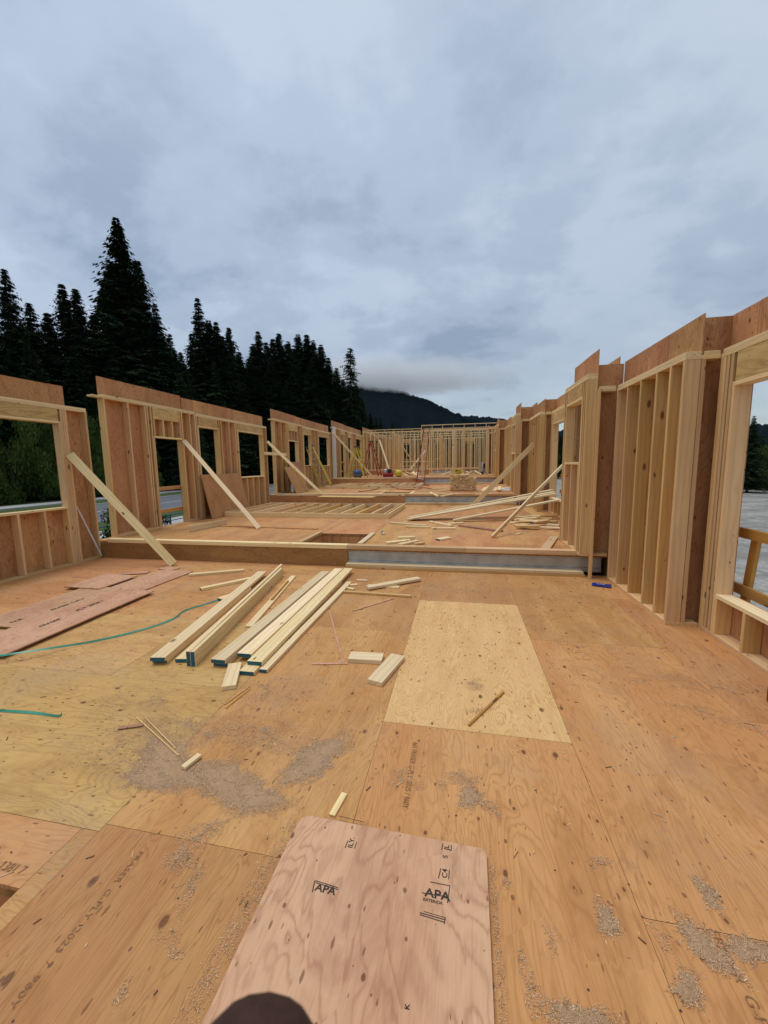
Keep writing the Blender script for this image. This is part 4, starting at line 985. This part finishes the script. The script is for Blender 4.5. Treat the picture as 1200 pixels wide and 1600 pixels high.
# ------------------------------------------------------------------ raised decks: flat stud frames and loose boards
def flat_frame(label, x0, x1, y0, y1, z, rz, n):
    t = thing('flat_stud_frame', label, 'wall frame', (x0, y0, z), rz, 'stud frames lying flat on the decks')
    w, h = x1 - x0, y1 - y0
    stick('bottom_plate', M['spruce'], t, (w / 2, .019, .07), (w, .038, .138), axis=0)
    stick('top_plate', M['spruce'], t, (w / 2 - .06, h - .019, .07), (w, .038, .138), axis=0)
    for i in range(n):
        u = .02 + (w - .04) * (i / (n - 1))
        stick('stud', M['spruce' if i % 3 else 'stud'], t, (u + (RND.uniform(-.02, .02) if 0 < i < n - 1 else 0), h / 2, .07), (.038, h - .08, .138), axis=1)
    if n > 8: stick('stud', M['stud'], t, (w - .12, h / 2, .07), (.038, h - .08, .138), axis=1)
    return t
flat_frame('flat stud frame lying on the first raised deck in front of the windows', -6.72, -1.84, 10.0, 12.75, RISE, R(-1.5), 12)
flat_frame('flat stud frame lying on the second raised deck near the yellow ladders', -6.2, -1.85, 17.3, 19.9, 2 * RISE, R(-.5), 11)
flat_frame('flat stud frame lying behind the first one beside the left wall', -7.0, -5.2, 13.9, 16.2, 2 * RISE, R(0), 4) if False else None
def deckboard(label, px0, px1, z, w=.14, t=.038, **k):
    a, b = at(*px0, z), at(*px1, z); return loose(label, (a.x, a.y), (b.x, b.y), w, t, z0=z, **{**dict(ends=False), **k})
z = RISE
loose('plank lying with its cut end up beside the nearest left door', (-5.90, 7.45), (-5.72, 8.55), w=.038, t=.14, z0=RISE, ends=False)
deckboard('long thin plywood edge lying before the flat frame', (343, 822), (496, 827), z, .12, .018, mat='deck')
for i, (a, b, w) in enumerate([((604, 850), (640, 846), .11), ((624, 853), (652, 847), .10), ((622, 845), (648, 844), .14), ((648, 852), (662, 850), .08)]):
    deckboard(['leftmost', 'front', 'topmost', 'rightmost'][i] + ' offcut of the little heap right behind the channel step', a, b, z, w, .036, cat='offcut', name='offcut', mat=('spruce', 'spruce', 'spruce', 'stud')[i]).location.z += (.039 if i == 2 else 0)
deckboard('single offcut with a dark end on the first raised deck', (684, 845), (702, 842), z, .12, ends=True, cat='offcut', name='offcut')
deckboard('short plank lying at the foot of the small window wall', (851, 861), (866, 841), z, .14, mat='stud')
GL2 = 'long boards sloping up through the right window'
for i, (x, y, x2, y2, zz, zz2) in enumerate([(-1.25, 9.75, 3.3, 11.0, .02, .72), (-1.3, 9.60, 3.3, 10.75, .02, .70), (-.15, 9.55, 3.3, 10.45, .02, .56), (-1.3, 9.85, 3.3, 11.25, .03, .76)]):
    o = loose(['middle', 'second', 'lowest', 'uppermost'][i] + ' long pale board sloping from the deck up to the right wall', (x, y), (2.42, y + (y2 - y) * .8), .14, .038, z0=RISE + zz, z1=RISE + zz2 - .1, ends=False, group=GL2, cat='board')
for i, (a, b) in enumerate([((609, 818), (668, 823)), ((634, 824), (672, 825)), ((672, 816), (706, 823)), ((674, 827), (712, 827)), ((700, 820), (724, 818))]):
    deckboard(['first', 'second', 'third', 'fourth', 'fifth'][i] + ' short board from the left in the loose heap before the sloping boards', a, b, z, .09, .036)
deckboard('reddish board lying under the thin pale brace', (718, 822), (784, 831), z, .12, .03, mat='dark_pink_ply')
deckboard('tiny chip on the first raised deck near the thin brace', (806, 836), (814, 834), z, .05, .02)
for i in range(15):
    x = 1.45 + RND.uniform(0, .8); y = 8.6 + RND.uniform(0, 1.5); a = RND.uniform(-.9, .9)
    lyr = i // 5; l = RND.uniform(.2, .45)
    loose('short offcut in the jumbled heap by the right wall of the first raised deck', (x - l * math.cos(a), y - l * math.sin(a)), (x + l * .3 * math.cos(a), y + l * .3 * math.sin(a)), RND.choice([.089, .14]), .038, z0=RISE + .039 * lyr, z1=RISE + .039 * lyr + RND.uniform(0, .03), ends=RND.random() < .3, cat='offcut', name='offcut', group='offcuts heaped by the right wall', mat=RND.choice(['spruce', 'stud']))
z = 2 * RISE
deckboard('pinkish plywood strip on the second raised deck beside the opening', (500, 776), (585, 777), z, .45, .018, mat='deck_pale', cat='plywood', name='plywood_rip')
deckboard('plywood strip right of the second stair opening', (640, 771), (662, 773), z, .3, .018, mat='deck_pale', cat='plywood', name='plywood_rip')
deckboard('long plank edge behind the second step on the left', (500, 763), (655, 765), z, .14, mat='stud')
for i, (a, b) in enumerate([((668, 766), (690, 764)), ((672, 770), (684, 776)), ((690, 776), (716, 772)), ((744, 774), (770, 772)), ((686, 768), (706, 766))]):
    deckboard(['first', 'second', 'third', 'fourth', 'fifth'][i] + ' scrap board from the left around the block stack', a, b, z, .09, .036)
# neat stack of short blocks
G3 = 'short blocks stacked waist high'
base = Vector((.12, 15.85, 2 * RISE))
pal = thing('pallet', 'low wooden pallet under the waist high stack of short blocks', 'pallet', (base.x, base.y, base.z))
for i in range(4): stick('slat', M['stud'], pal, (0, -.33 + i * .22, .068), (1.06, .09, .018), axis=0)
for i in range(3): stick('runner', M['stud'], pal, (-.45 + i * .45, 0, .029), (.06, .8, .058), axis=1)
for lyr in range(15):
    xx = -.50
    while xx < .46:
        w = RND.choice([.089, .089, .14]); xx2 = xx + w + RND.uniform(.002, .02)
        if xx2 > .56: break
        l = RND.uniform(.34, .46)
        if not (lyr >= 13 and xx > .2):
            tag(stick('block', M[RND.choice(['spruce', 'spruce', 'stud'])], None, (base.x + xx + w / 2, base.y - .22 + RND.uniform(-.05, .03), base.z + .078 + .019 + lyr * .0385), (w, l, .0375), axis=1), 'short block in the waist high stack beyond the second step', 'block', G3)
        xx = xx2
# bundle of boards lying right of the stack
for i in range(8):
    x = .85 + i * .15
    loose('board of the flat bundle right of the block stack', (x, 15.2 + RND.uniform(-.1, .1)), (x + .25, 17.2 + RND.uniform(0, .3)), .13, .038, z0=2 * RISE + (.04 if i % 3 == 1 else 0), ends=False, group='boards bundled right of the block stack')
wr = thing('wrapped_bundle', 'grey wrapped bundle at the right end of the flat boards', 'bundle', (1.95, 15.3, 2 * RISE), R(25))
stick('wrap', M['steel'], wr, (0, .1, .06), (.16, .8, .11), axis=1, ch=.03); stick('wrap', M['wrap'], wr, (-.16, .16, .05), (.13, .8, .09), axis=1, ch=.03)

# ------------------------------------------------------------------ ladders
def stepladder(label, loc, rz, H, mat, spread, tilt=0.0, wb=.56, wt=.30, lab2=None):
    t = thing('stepladder', label, 'ladder', loc, rz); t.rotation_euler = Euler((tilt, 0, rz), 'XYZ')
    def rail(nm, p0, p1, w=.07, th=.028): span(nm, M[mat], t, p0, p1, w, th, up=(1, 0, 0), ch=.004)
    top = H
    for s in (-1, 1):
        rail('side_rail', (s * wb / 2, -spread / 2, 0.02), (s * wt / 2, -.04, top)); rail('rear_rail', (s * wb / 2 * .95, spread / 2, 0.02), (s * wt / 2 * .9, .06, top - .06), .05)
        stick('rubber_foot', M['black'], t, (s * wb / 2, -spread / 2, .03), (.05, .09, .06)); stick('rubber_foot', M['black'], t, (s * wb / 2 * .95, spread / 2, .03), (.05, .07, .06))
        if spread > .3: span('spreader', M['alu'], t, (s * (wb * .72) / 2, -spread * .3, H * .42), (s * (wb * .70) / 2, spread * .3, H * .42), .025, .006, up=(1, 0, 0))
    n = int(H / .305)
    for i in range(1, n):
        f = i * .305 / top; w = wb * (1 - f) + wt * f
        stick('step', M['alu'], t, (0, -spread / 2 * (1 - f) - .04 * f, f * top), (w - .03, .085, .03), axis=0)
        if i % 2: stick('rear_brace', M['alu'], t, (0, spread / 2 * (1 - f) + .05 * f, f * top), (w * .93 - .02, .02, .03), axis=0)
    stick('top_cap', M['black'], t, (0, 0, top + .02), (wt + .08, .20, .07), axis=0, ch=.01)
    return t
stepladder('folded yellow stepladder leaning on the third left wall', (-6.42, 18.0, 2 * RISE), R(-82), 2.15, 'yellow', .22, tilt=0).rotation_euler = Euler((R(0), R(-22), R(0)))
bpy.context.view_layer.update()
stepladder('open yellow stepladder in front of the far left wall', (-5.75, 21.3, 3 * RISE), R(84), 1.75, 'yellow', 1.05)
stepladder('open red stepladder left of the far centre', (-5.9, 25.6, 3 * RISE), R(80), 2.3, 'red', 1.2)
l3 = stepladder('folded red stepladder leaning upright at the left end of the open stud wall', (-2.1, 20.6, 2 * RISE), R(-78), 3.0, 'red', .16, wb=.42)
l3.rotation_euler = Euler((0, R(7), R(0)))

# ------------------------------------------------------------------ tools on the third raised deck
vc = thing('shop_vacuum', 'blue and grey shop vacuum between the legs of the yellow ladder', 'vacuum', (-5.72, 21.25, 3 * RISE))
lathe('drum', M['grey_cloth'], vc, [(0, .05), (.20, .05), (.22, .12), (.22, .30), (0, .30)], seg=20); lathe('lid', M['blue_tool'], vc, [(.235, .30), (.24, .36), (.20, .43), (.10, .47), (0, .48)], seg=20)
for a in range(4): lathe('wheel', M['black'], vc, [(0, -.02), (.05, -.02), (.05, .02), (0, .02)], (.2 * math.cos(a * 1.57 + .7), .2 * math.sin(a * 1.57 + .7), .05), (HP, 0, a), seg=12)
yt = thing('air_tank', 'round yellow tank on the third raised deck beside the red hoses', 'tank', (-3.45, 21.9, 3 * RISE))
lathe('tank', M['yellow'], yt, [(0, .02), (.10, .04), (.19, .12), (.22, .24), (.19, .36), (.10, .44), (0, .46)], seg=20); lathe('valve', M['black'], yt, [(0, .45), (.035, .45), (.035, .51), (0, .51)], seg=10); lathe('foot_ring', M['black'], yt, [(.12, 0), (.13, .0), (.13, .05), (.11, .06)], seg=16)
cp = thing('air_compressor', 'small red compressor on the deck left of the yellow tank', 'compressor', (-4.1, 22.1, 3 * RISE), R(10))
lathe('tank', M['red'], cp, [(0, -.32), (.08, -.31), (.12, -.26), (.12, .26), (.08, .31), (0, .32)], (0, 0, .18), (0, HP, 0), seg=16); stick('motor', M['black'], cp, (.08, 0, .40), (.26, .20, .20), ch=.03); stick('pump', M['alu'], cp, (-.16, 0, .38), (.14, .16, .22), axis=2, ch=.02)
for s in (-1, 1): stick('foot', M['black'], cp, (s * .22, 0, .035), (.05, .22, .07), axis=1)
tube('handle', M['red'], cp, [(-.3, 0, .22), (-.3, 0, .55), (.28, 0, .55), (.3, 0, .24)], .014)
tag(tube('air_hose', M['hose'], None, smooth_pts([(-5.2, 22.0, 1.05), (-4.8, 21.3, 1.04), (-4.3, 21.5, 1.04), (-4.0, 21.2, 1.04), (-3.6, 21.45, 1.04), (-3.2, 21.3, 1.04), (-2.6, 21.8, 1.04), (-2.3, 21.3, 1.04), (-2.15, 21.0, 1.0), (-2.2, 20.7, .72), (-1.9, 19.9, .70), (-1.5, 19.2, .70)], 6), .022, 6), 'red air hose snaking from the third deck down to the second', 'hose')
tag(tube('air_hose', M['hose'], None, smooth_pts([(-4.6, 22.6, 1.05), (-4.4, 22.0, 1.05), (-4.9, 21.7, 1.05), (-4.5, 21.6, 1.07), (-4.0, 21.8, 1.05), (-4.4, 22.1, 1.08), (-3.9, 22.3, 1.05), (-3.0, 22.2, 1.05)], 6), .022, 6), 'coiled red hose lying around the compressor', 'hose')
tag(tube('power_cord', M['hose'], None, smooth_pts([at(560, 768, .70), at(580, 766, .72), at(597, 761, .72), at(607, 757, .85), at(618, 763, .72), at(640, 765, .70), at(662, 762, .70), at(676, 764, .70)], 6), .018, 6), 'dark red cord looping over the second raised deck', 'cord')
ts = thing('table_saw', 'upright white and black tool stand seen through the open stud wall', 'tool stand', (1.35, 26.3, 3 * RISE), R(20))
stick('table', M['alu'], ts, (0, 0, .50), (.08, .52, .62), axis=2, ch=.01); stick('motor_housing', M['black'], ts, (.16, .05, .55), (.22, .34, .34), ch=.03)
for s in (-1, 1): span('leg', M['black'], ts, (.05, s * .25, .3), (.25, s * .35, .0), .04, .04); 
wh = lathe('wheel', M['black'], ts, [(0, -.03), (.1, -.03), (.1, .03), (0, .03)], (-.03, -.28, .1), (HP, 0, 0), seg=14)
yb = thing('yellow_crate', 'low yellow box behind the open stud wall', 'box', (-.25, 26.8, 3 * RISE), R(5))
stick('box_body', M['yellow'], yb, (0, 0, .16), (.75, .4, .30), ch=.02); stick('box_lid', M['yellow'], yb, (0, 0, .33), (.79, .44, .05), ch=.015); stick('latch', M['black'], yb, (0, -.215, .28), (.1, .02, .08), ch=.004)
# offcuts and framing bits on the fourth deck
for i in range(26):
    x = RND.uniform(-4.6, 1.6); y = RND.uniform(24.6, 27.6); a = RND.uniform(0, 3.1); l = RND.uniform(.3, 1.2)
    loose('scrap board strewn on the fourth deck before the dense far walls', (x, y), (x + l * math.cos(a), y + l * math.sin(a)), RND.choice([.089, .14]), .038, z0=3 * RISE, z1=3 * RISE + RND.uniform(0, .25), ends=False, group='scrap boards on the fourth deck', cat='board')
for i in range(6):
    x = -4.4 + i * .27
    tag(stick('stacked_board', M['spruce'], None, (x + .8, 26.6, 3 * RISE + .02 + (i % 4) * .30), (2.0, .14, .038), axis=0), 'short rail of the rack before the dense far wall', 'board', 'rails of the rack before the far wall') if i < 4 else None
for i in range(5): tag(stick('rack_post', M['stud'], None, (-4.55 + i * .5, 26.7, 3 * RISE + .52), (.038, .089, 1.04), axis=2), 'post of the rack before the dense far wall', 'post', 'posts of the rack before the far wall')

# ------------------------------------------------------------------ sawdust, chips and slivers on the near deck
def edge_fn(q, ph): return 1 + .28 * np.sin(2 * q + ph[0]) + .2 * np.sin(3 * q + ph[1]) + .14 * np.sin(7 * q + ph[2]) + .08 * np.sin(13 * q + ph[3])
def flakes(name, label, patches, n, size, mats, seed, zmax=.006, pads=None):
    r = np.random.RandomState(seed); P = []
    areas = np.array([p[2] * p[3] * p[5] for p in patches]); cnt = (areas / areas.sum() * n).astype(int)
    PV, PF = [], []
    for ip, ((x, y, rx, ry, rot, dens), c) in enumerate(zip(patches, cnt)):
        rp = np.random.RandomState(100 + ip); ph = rp.rand(6) * 6.283
        q = r.rand(c) * 6.283; rad = r.rand(c) ** .55 * (1 + .25 * r.rand(c) ** 3)
        e = edge_fn(q, ph); px = rx * rad * e * np.cos(q); py = ry * rad * e * np.sin(q)
        k = np.sin(px * 23 + ph[4]) * np.sin(py * 31 + ph[5]) + .8 * np.sin(px * 61 + ph[1]) * np.sin(py * 47 + ph[2])
        keep = (k > -.75) | (r.rand(c) < .25)
        px, py, rad2 = px[keep], py[keep], rad[keep]
        X_ = x + px * math.cos(rot) - py * math.sin(rot); Y_ = y + px * math.sin(rot) + py * math.cos(rot)
        P.append(np.stack([X_, Y_, .0022 + zmax * r.rand(len(X_)) * np.maximum(.15, 1 - rad2 * .8)], 1))
        if pads and dens >= 1.25:
            nr, na = 7, 72; base = len(PV); qa = np.arange(na) * 6.283 / na
            for ir in range(nr + 1):
                f = ir / nr; lim = .62 + .22 * rp.rand(na)
                ee = edge_fn(qa, ph) * lim * f
                h = .0044 * (1 - f ** 2) + .0015 * rp.rand(na) * (1 - f) + (.0009 if ir < nr else .0002)
                ax_ = rx * ee * np.cos(qa); ay_ = ry * ee * np.sin(qa)
                for u in range(na): PV.append((x + ax_[u] * math.cos(rot) - ay_[u] * math.sin(rot), y + ax_[u] * math.sin(rot) + ay_[u] * math.cos(rot), h[u]))
            for ir in range(nr):
                for u in range(na): u2 = (u + 1) % na; PF.append((base + ir * na + u, base + ir * na + u2, base + (ir + 1) * na + u2, base + (ir + 1) * na + u))
    P = np.concatenate(P); m = len(P)
    a = r.rand(m) * 6.283; d = np.stack([np.cos(a), np.sin(a), r.normal(0, .25, m)], 1); w = np.stack([-np.sin(a), np.cos(a), r.normal(0, .4, m)], 1)
    l = (size[0] * (.4 + r.rand(m) ** 2))[:, None]; ww = l * size[1]
    V = np.stack([P - d * l, P - w * ww, P + d * l, P + w * ww], 1).reshape(-1, 3); V[:, 2] = np.maximum(V[:, 2], .0012)
    mi = r.choice(len(mats), m, p=[.5, .3, .2])
    F = np.arange(len(V)).reshape(-1, 4)
    if pads:
        F = np.concatenate([F, np.array(PF) + len(V)]); V = np.concatenate([V, np.array(PV)]); mi = np.concatenate([mi, np.full(len(PF), len(mats))]); mats = mats + [pads]
    return tag(new(name, mesh_np(name, V, F, mats, mi)), label, kind='stuff')
def dust_mat():
    m, t, b = mat_base('settled_sawdust', 0.95, 0.1); g = N(t, 'ShaderNodeNewGeometry')
    n1 = noise(t, g.outputs['Position'], 260, 3, 0.8); n2 = noise(t, g.outputs['Position'], 14, 4, 0.6); n3 = noise(t, mapping(t, g.outputs['Position'], (1, .35, 1)), 420, 2, .7)
    c = ramp(t, n1, [(0.30, (0.30, 0.165, 0.085)), (0.48, (0.52, 0.325, 0.18)), (0.68, (0.68, 0.47, 0.28))])
    c = mixc(t, ramp(t, n2, [(0.4, 0.0), (0.65, 0.35)]), c, (0.40, 0.23, 0.13)); L(t, c, b.inputs['Base Color'])
    bn = N(t, 'ShaderNodeBump'); bn.inputs['Strength'].default_value = 1.0; bn.inputs['Distance'].default_value = 0.004
    L(t, math_(t, 'ADD', n1, n3), bn.inputs['Height']); L(t, bn.outputs[0], b.inputs['Normal']); return m
S1 = flat('sawdust_tan', (0.55, 0.345, 0.19), 0.9, var=.15, scale=50); S2 = flat('sawdust_pale', (0.68, 0.48, 0.29), 0.9, var=.15, scale=50); S3 = flat('sawdust_brown', (0.30, 0.155, 0.08), 0.9, var=.2, scale=50)
def W_(px, py): v = at(px, py, 0); return v.x, v.y
pt = []
for (px, py, rx, ry, rot, dn) in [(262, 1190, .34, .13, -.3, 1.5), (235, 1215, .16, .10, .2, 1.5), (350, 1220, .30, .11, -.25, 1.6), (400, 1245, .17, .10, 0, 1.6), (500, 1180, .17, .15, .8, 1.7), (470, 1205, .12, .10, .3, 1.3), (300, 1140, .45, .16, .1, .55), (420, 1150, .4, .15, 0, .5), (180, 1170, .3, .2, 0, .35), (210, 1100, .4, .25, 0, .3), (420, 1080, .35, .2, 0, .35),
                                  (320, 1300, .10, .05, .9, 1.1), (275, 1345, .05, .05, 0, 1.0), (300, 1385, .03, .08, .3, .9), (290, 1335, .09, .03, -.6, .9), (262, 1465, .04, .03, 0, .8), (275, 1490, .03, .02, 0, .8), (190, 1555, .02, .04, 0, .8),
                                  (725, 1215, .09, .05, -.3, 1.1), (735, 1245, .08, .06, .4, 1.4), (765, 1262, .05, .03, -.5, 1.2), (625, 1215, .05, .07, 0, .6), (650, 1225, .05, .03, -.7, .6), (690, 1225, .04, .02, .3, .6), (742, 1070, .06, .09, .3, .8), (750, 1110, .10, .03, .4, .9),
                                  (935, 1348, .045, .03, .2, 1.2), (950, 1440, .05, .05, -.8, 1.6), (1105, 1395, .045, .055, .3, 1.5), (1100, 1478, .10, .06, -.6, 1.6), (1175, 1485, .09, .05, 0, 1.5), (1030, 1460, .03, .04, 0, .9), (1075, 1545, .05, .05, -.6, 1.3), (860, 1470, .02, .05, 0, .8), (815, 1500, .015, .03, 0, .8), (830, 1545, .03, .06, 0, 1.0), (905, 1590, .10, .04, 0, 1.5), (790, 1380, .02, .02, 0, 1),
                                  (1100, 1070, .35, .12, -.3, .35), (1010, 1060, .3, .2, 0, .2), (940, 1010, .5, .3, 0, .12), (1120, 1120, .3, .08, -.5, .4), (600, 900, .8, .25, 0, .15), (760, 925, 1.2, .35, 0, .14), (430, 1010, .5, .3, 0, .12)]:
    x, y = W_(px, py); pt.append((x, y, rx, ry, rot, dn))
for i in range(9): pt.append((.150, .75 + i * .1, .016, .06, 0, .6)); pt.append((-.85 + i * .006, .9 + i * .085, .045, .07, 0, .32))
flakes('sawdust', 'tan sawdust lying in patches on the near deck', pt, 270000, (.0024, .45), [S1, S2, S3], 5, .005, pads=dust_mat())
pt2 = [(x, y, rx * 1.3, ry * 1.3, rot, dn) for (x, y, rx, ry, rot, dn) in pt] + [(-2.5, 3.5, 4, 3.0, 0, .012), (.6, 3.0, 1.8, 2.8, 0, .02)]
flakes('wood_shavings', 'larger pale and dark wood shavings scattered on the near deck', pt2, 5200, (.009, .16), [S2, S1, S3], 8, .006)
r_ = np.random.RandomState(21); V, F, MI = [], [], []
for i in range(620):
    x = r_.uniform(-6.8, 2.3); y = .8 + 5.3 * r_.rand() ** 1.1; a = r_.rand() * 6.283; l = .005 + .022 * r_.rand() ** 2.5; w = .0010 + .0018 * r_.rand(); k = len(V)
    dx, dy = math.cos(a), math.sin(a)
    for zz in (.0012, .0012 + w): V += [(x - dx * l - dy * w, y - dy * l + dx * w, zz), (x + dx * l - dy * w, y + dy * l + dx * w, zz), (x + dx * l * .9 + dy * w, y + dy * l * .9 - dx * w, zz), (x - dx * l * .9 + dy * w, y - dy * l * .9 - dx * w, zz)]
    F += [(k + 4, k + 5, k + 6, k + 7), (k, k + 1, k + 5, k + 4), (k + 1, k + 2, k + 6, k + 5), (k + 2, k + 3, k + 7, k + 6), (k + 3, k, k + 4, k + 7)]; mi = int(r_.choice([0, 1, 2, 2])); MI += [mi] * 5
tag(new('wood_slivers', mesh_np('slivers', V, F, [S2, S1, flat('dark_sliver', (.16, .08, .04), .9)], MI)), 'small wood slivers strewn over the near deck', kind='stuff')

# the photographer's hand below the lens, its forefinger reaching into the lower edge of the view
def skinned(name, mat, chains, M4, lvl=2):
    vs, es, rs = [], [], []
    for ch in chains:
        prev = None
        for (p, r) in ch:
            hit = next((i for i, q in enumerate(vs) if (Vector(q) - Vector(p)).length < 1e-6), None)
            if hit is None: vs.append(p); rs.append(r); hit = len(vs) - 1
            if prev is not None: es.append((prev, hit))
            prev = hit
    me = bpy.data.meshes.new(name); me.from_pydata(vs, es, []); me.materials.append(mat)
    o = new(name, me); o.matrix_world = M4
    sk = o.modifiers.new('skin', 'SKIN'); sk.use_smooth_shade = True
    for i, v_ in enumerate(me.skin_vertices[0].data): v_.radius = (rs[i], rs[i]); v_.use_root = (i == 0)
    ss = o.modifiers.new('sub', 'SUBSURF'); ss.levels = lvl; ss.render_levels = lvl
    dg = bpy.context.evaluated_depsgraph_get(); m2 = bpy.data.meshes.new_from_object(o.evaluated_get(dg)); o.modifiers.clear(); o.data = m2
    return o
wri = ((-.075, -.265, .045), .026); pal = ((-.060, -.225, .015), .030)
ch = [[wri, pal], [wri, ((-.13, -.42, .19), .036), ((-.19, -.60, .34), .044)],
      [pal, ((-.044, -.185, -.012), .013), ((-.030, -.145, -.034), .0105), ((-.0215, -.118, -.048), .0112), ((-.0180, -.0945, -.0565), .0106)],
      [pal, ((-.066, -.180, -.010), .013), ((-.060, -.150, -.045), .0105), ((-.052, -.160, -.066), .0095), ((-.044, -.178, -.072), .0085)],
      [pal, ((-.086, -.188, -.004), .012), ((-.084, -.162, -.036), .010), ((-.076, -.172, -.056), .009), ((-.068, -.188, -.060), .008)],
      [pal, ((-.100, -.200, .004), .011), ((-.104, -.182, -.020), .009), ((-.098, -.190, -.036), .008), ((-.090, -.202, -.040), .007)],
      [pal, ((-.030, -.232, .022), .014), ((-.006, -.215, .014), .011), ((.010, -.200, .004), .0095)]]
M['shaded_finger'] = flat('shade_darkened_skin', (0.045, 0.017, 0.010), 0.85, var=.3, scale=300, bump=.3)  # bare finger skin, the phone's shade put into its near-black brown
tag(skinned('hand', M['shaded_finger'], ch, cam.matrix_world.copy() if False else Matrix.Translation(EYE) @ m3.to_4x4() @ Matrix.Translation((.0010, .0218, 0))), 'fingertip with shade put into its dark brown colour reaching into the bottom edge of the photo', 'hand')
# nail heads along the joists of the near deck
V, F = [], []
for j in range(15):
    y = .78 + j * .4064
    if y > 6.3: break
    for i in range(31):
        x = -6.9 + i * .305 + RND.uniform(-.03, .03); yy = y + RND.uniform(-.012, .012)
        if x > 2.25 or (-3.15 < x < -1.8 and yy < 1.15) or (-.82 < x < .15 and yy < 1.65): continue
        k = len(V); V += [(x + .0042 * math.cos(a * 1.0472), yy + .0042 * math.sin(a * 1.0472), .0016) for a in range(6)]; F.append(tuple(range(k, k + 6)))
tag(new('nail_heads', mesh_py('nails', V, F, flat('nail_steel', (.06, .05, .045), .5, metal=.6))), 'small nail heads in rows across the near deck', kind='stuff')
hm = bpy.data.materials.new('haze_air'); hm.use_nodes = True; ht = hm.node_tree; ht.nodes.clear()
pv = N(ht, 'ShaderNodeVolumePrincipled'); pv.inputs['Color'].default_value = (0.42, 0.70, 1.0, 1); pv.inputs['Density'].default_value = 0.000011; pv.inputs['Anisotropy'].default_value = 0.0
ho = N(ht, 'ShaderNodeOutputMaterial'); L(ht, pv.outputs[0], ho.inputs['Volume'])
cm = bpy.data.materials.new('low_cloud_vapour'); cm.use_nodes = True; ct = cm.node_tree; ct.nodes.clear()
cv = N(ct, 'ShaderNodeVolumePrincipled'); cv.inputs['Color'].default_value = (0.97, 0.985, 1.0, 1); cv.inputs['Anisotropy'].default_value = 0.0
ctc = N(ct, 'ShaderNodeTexCoord'); cl_ = N(ct, 'ShaderNodeVectorMath', operation='LENGTH'); L(ct, ctc.outputs['Object'], cl_.inputs[0])
cg = N(ct, 'ShaderNodeNewGeometry'); cn = noise(ct, cg.outputs['Position'], 0.012, 5, 0.6, 0.5)
cd = math_(ct, 'MULTIPLY', math_(ct, 'SUBTRACT', math_(ct, 'ADD', math_(ct, 'SUBTRACT', 1.0, cl_.outputs['Value']), math_(ct, 'MULTIPLY', cn, 1.0)), 0.60, None, True), 0.03)
L(ct, cd, cv.inputs['Density']); co = N(ct, 'ShaderNodeOutputMaterial'); L(ct, cv.outputs[0], co.inputs['Volume'])
def ellipsoid(name, loc, rad, mat, rz=0, seg=24):
    vs = [(0, 0, -1)] + [(math.cos(2 * math.pi * k / seg) * math.cos(b), math.sin(2 * math.pi * k / seg) * math.cos(b), math.sin(b)) for b in [math.pi * (j / 12 - .5) for j in range(1, 12)] for k in range(seg)] + [(0, 0, 1)]
    fs = [(0, 1 + (k + 1) % seg, 1 + k) for k in range(seg)] + [(1 + j * seg + k, 1 + j * seg + (k + 1) % seg, 1 + (j + 1) * seg + (k + 1) % seg, 1 + (j + 1) * seg + k) for j in range(10) for k in range(seg)] + [(1 + 10 * seg + k, 1 + 10 * seg + (k + 1) % seg, 1 + 11 * seg) for k in range(seg)]
    o = new(name, mesh_py(name, vs, fs, mat), None, loc, (0, 0, rz)); o.scale = rad; return o
tag(ellipsoid('low_cloud', (-270, 1160, 258), (560, 230, 56), cm, R(13)), 'low cloud hanging over the top of the dark mountain', kind='stuff')
hz = new('haze', box_mesh(6600, 6600, 520, hm, ch=0.0), None, (0, 0, -4.4 + 260)); tag(hz, 'thin haze in the air', kind='stuff')

for o in list(S.objects):
    if o.parent is None and o.get('label') and not o.get('kind'): o['kind'] = 'thing'
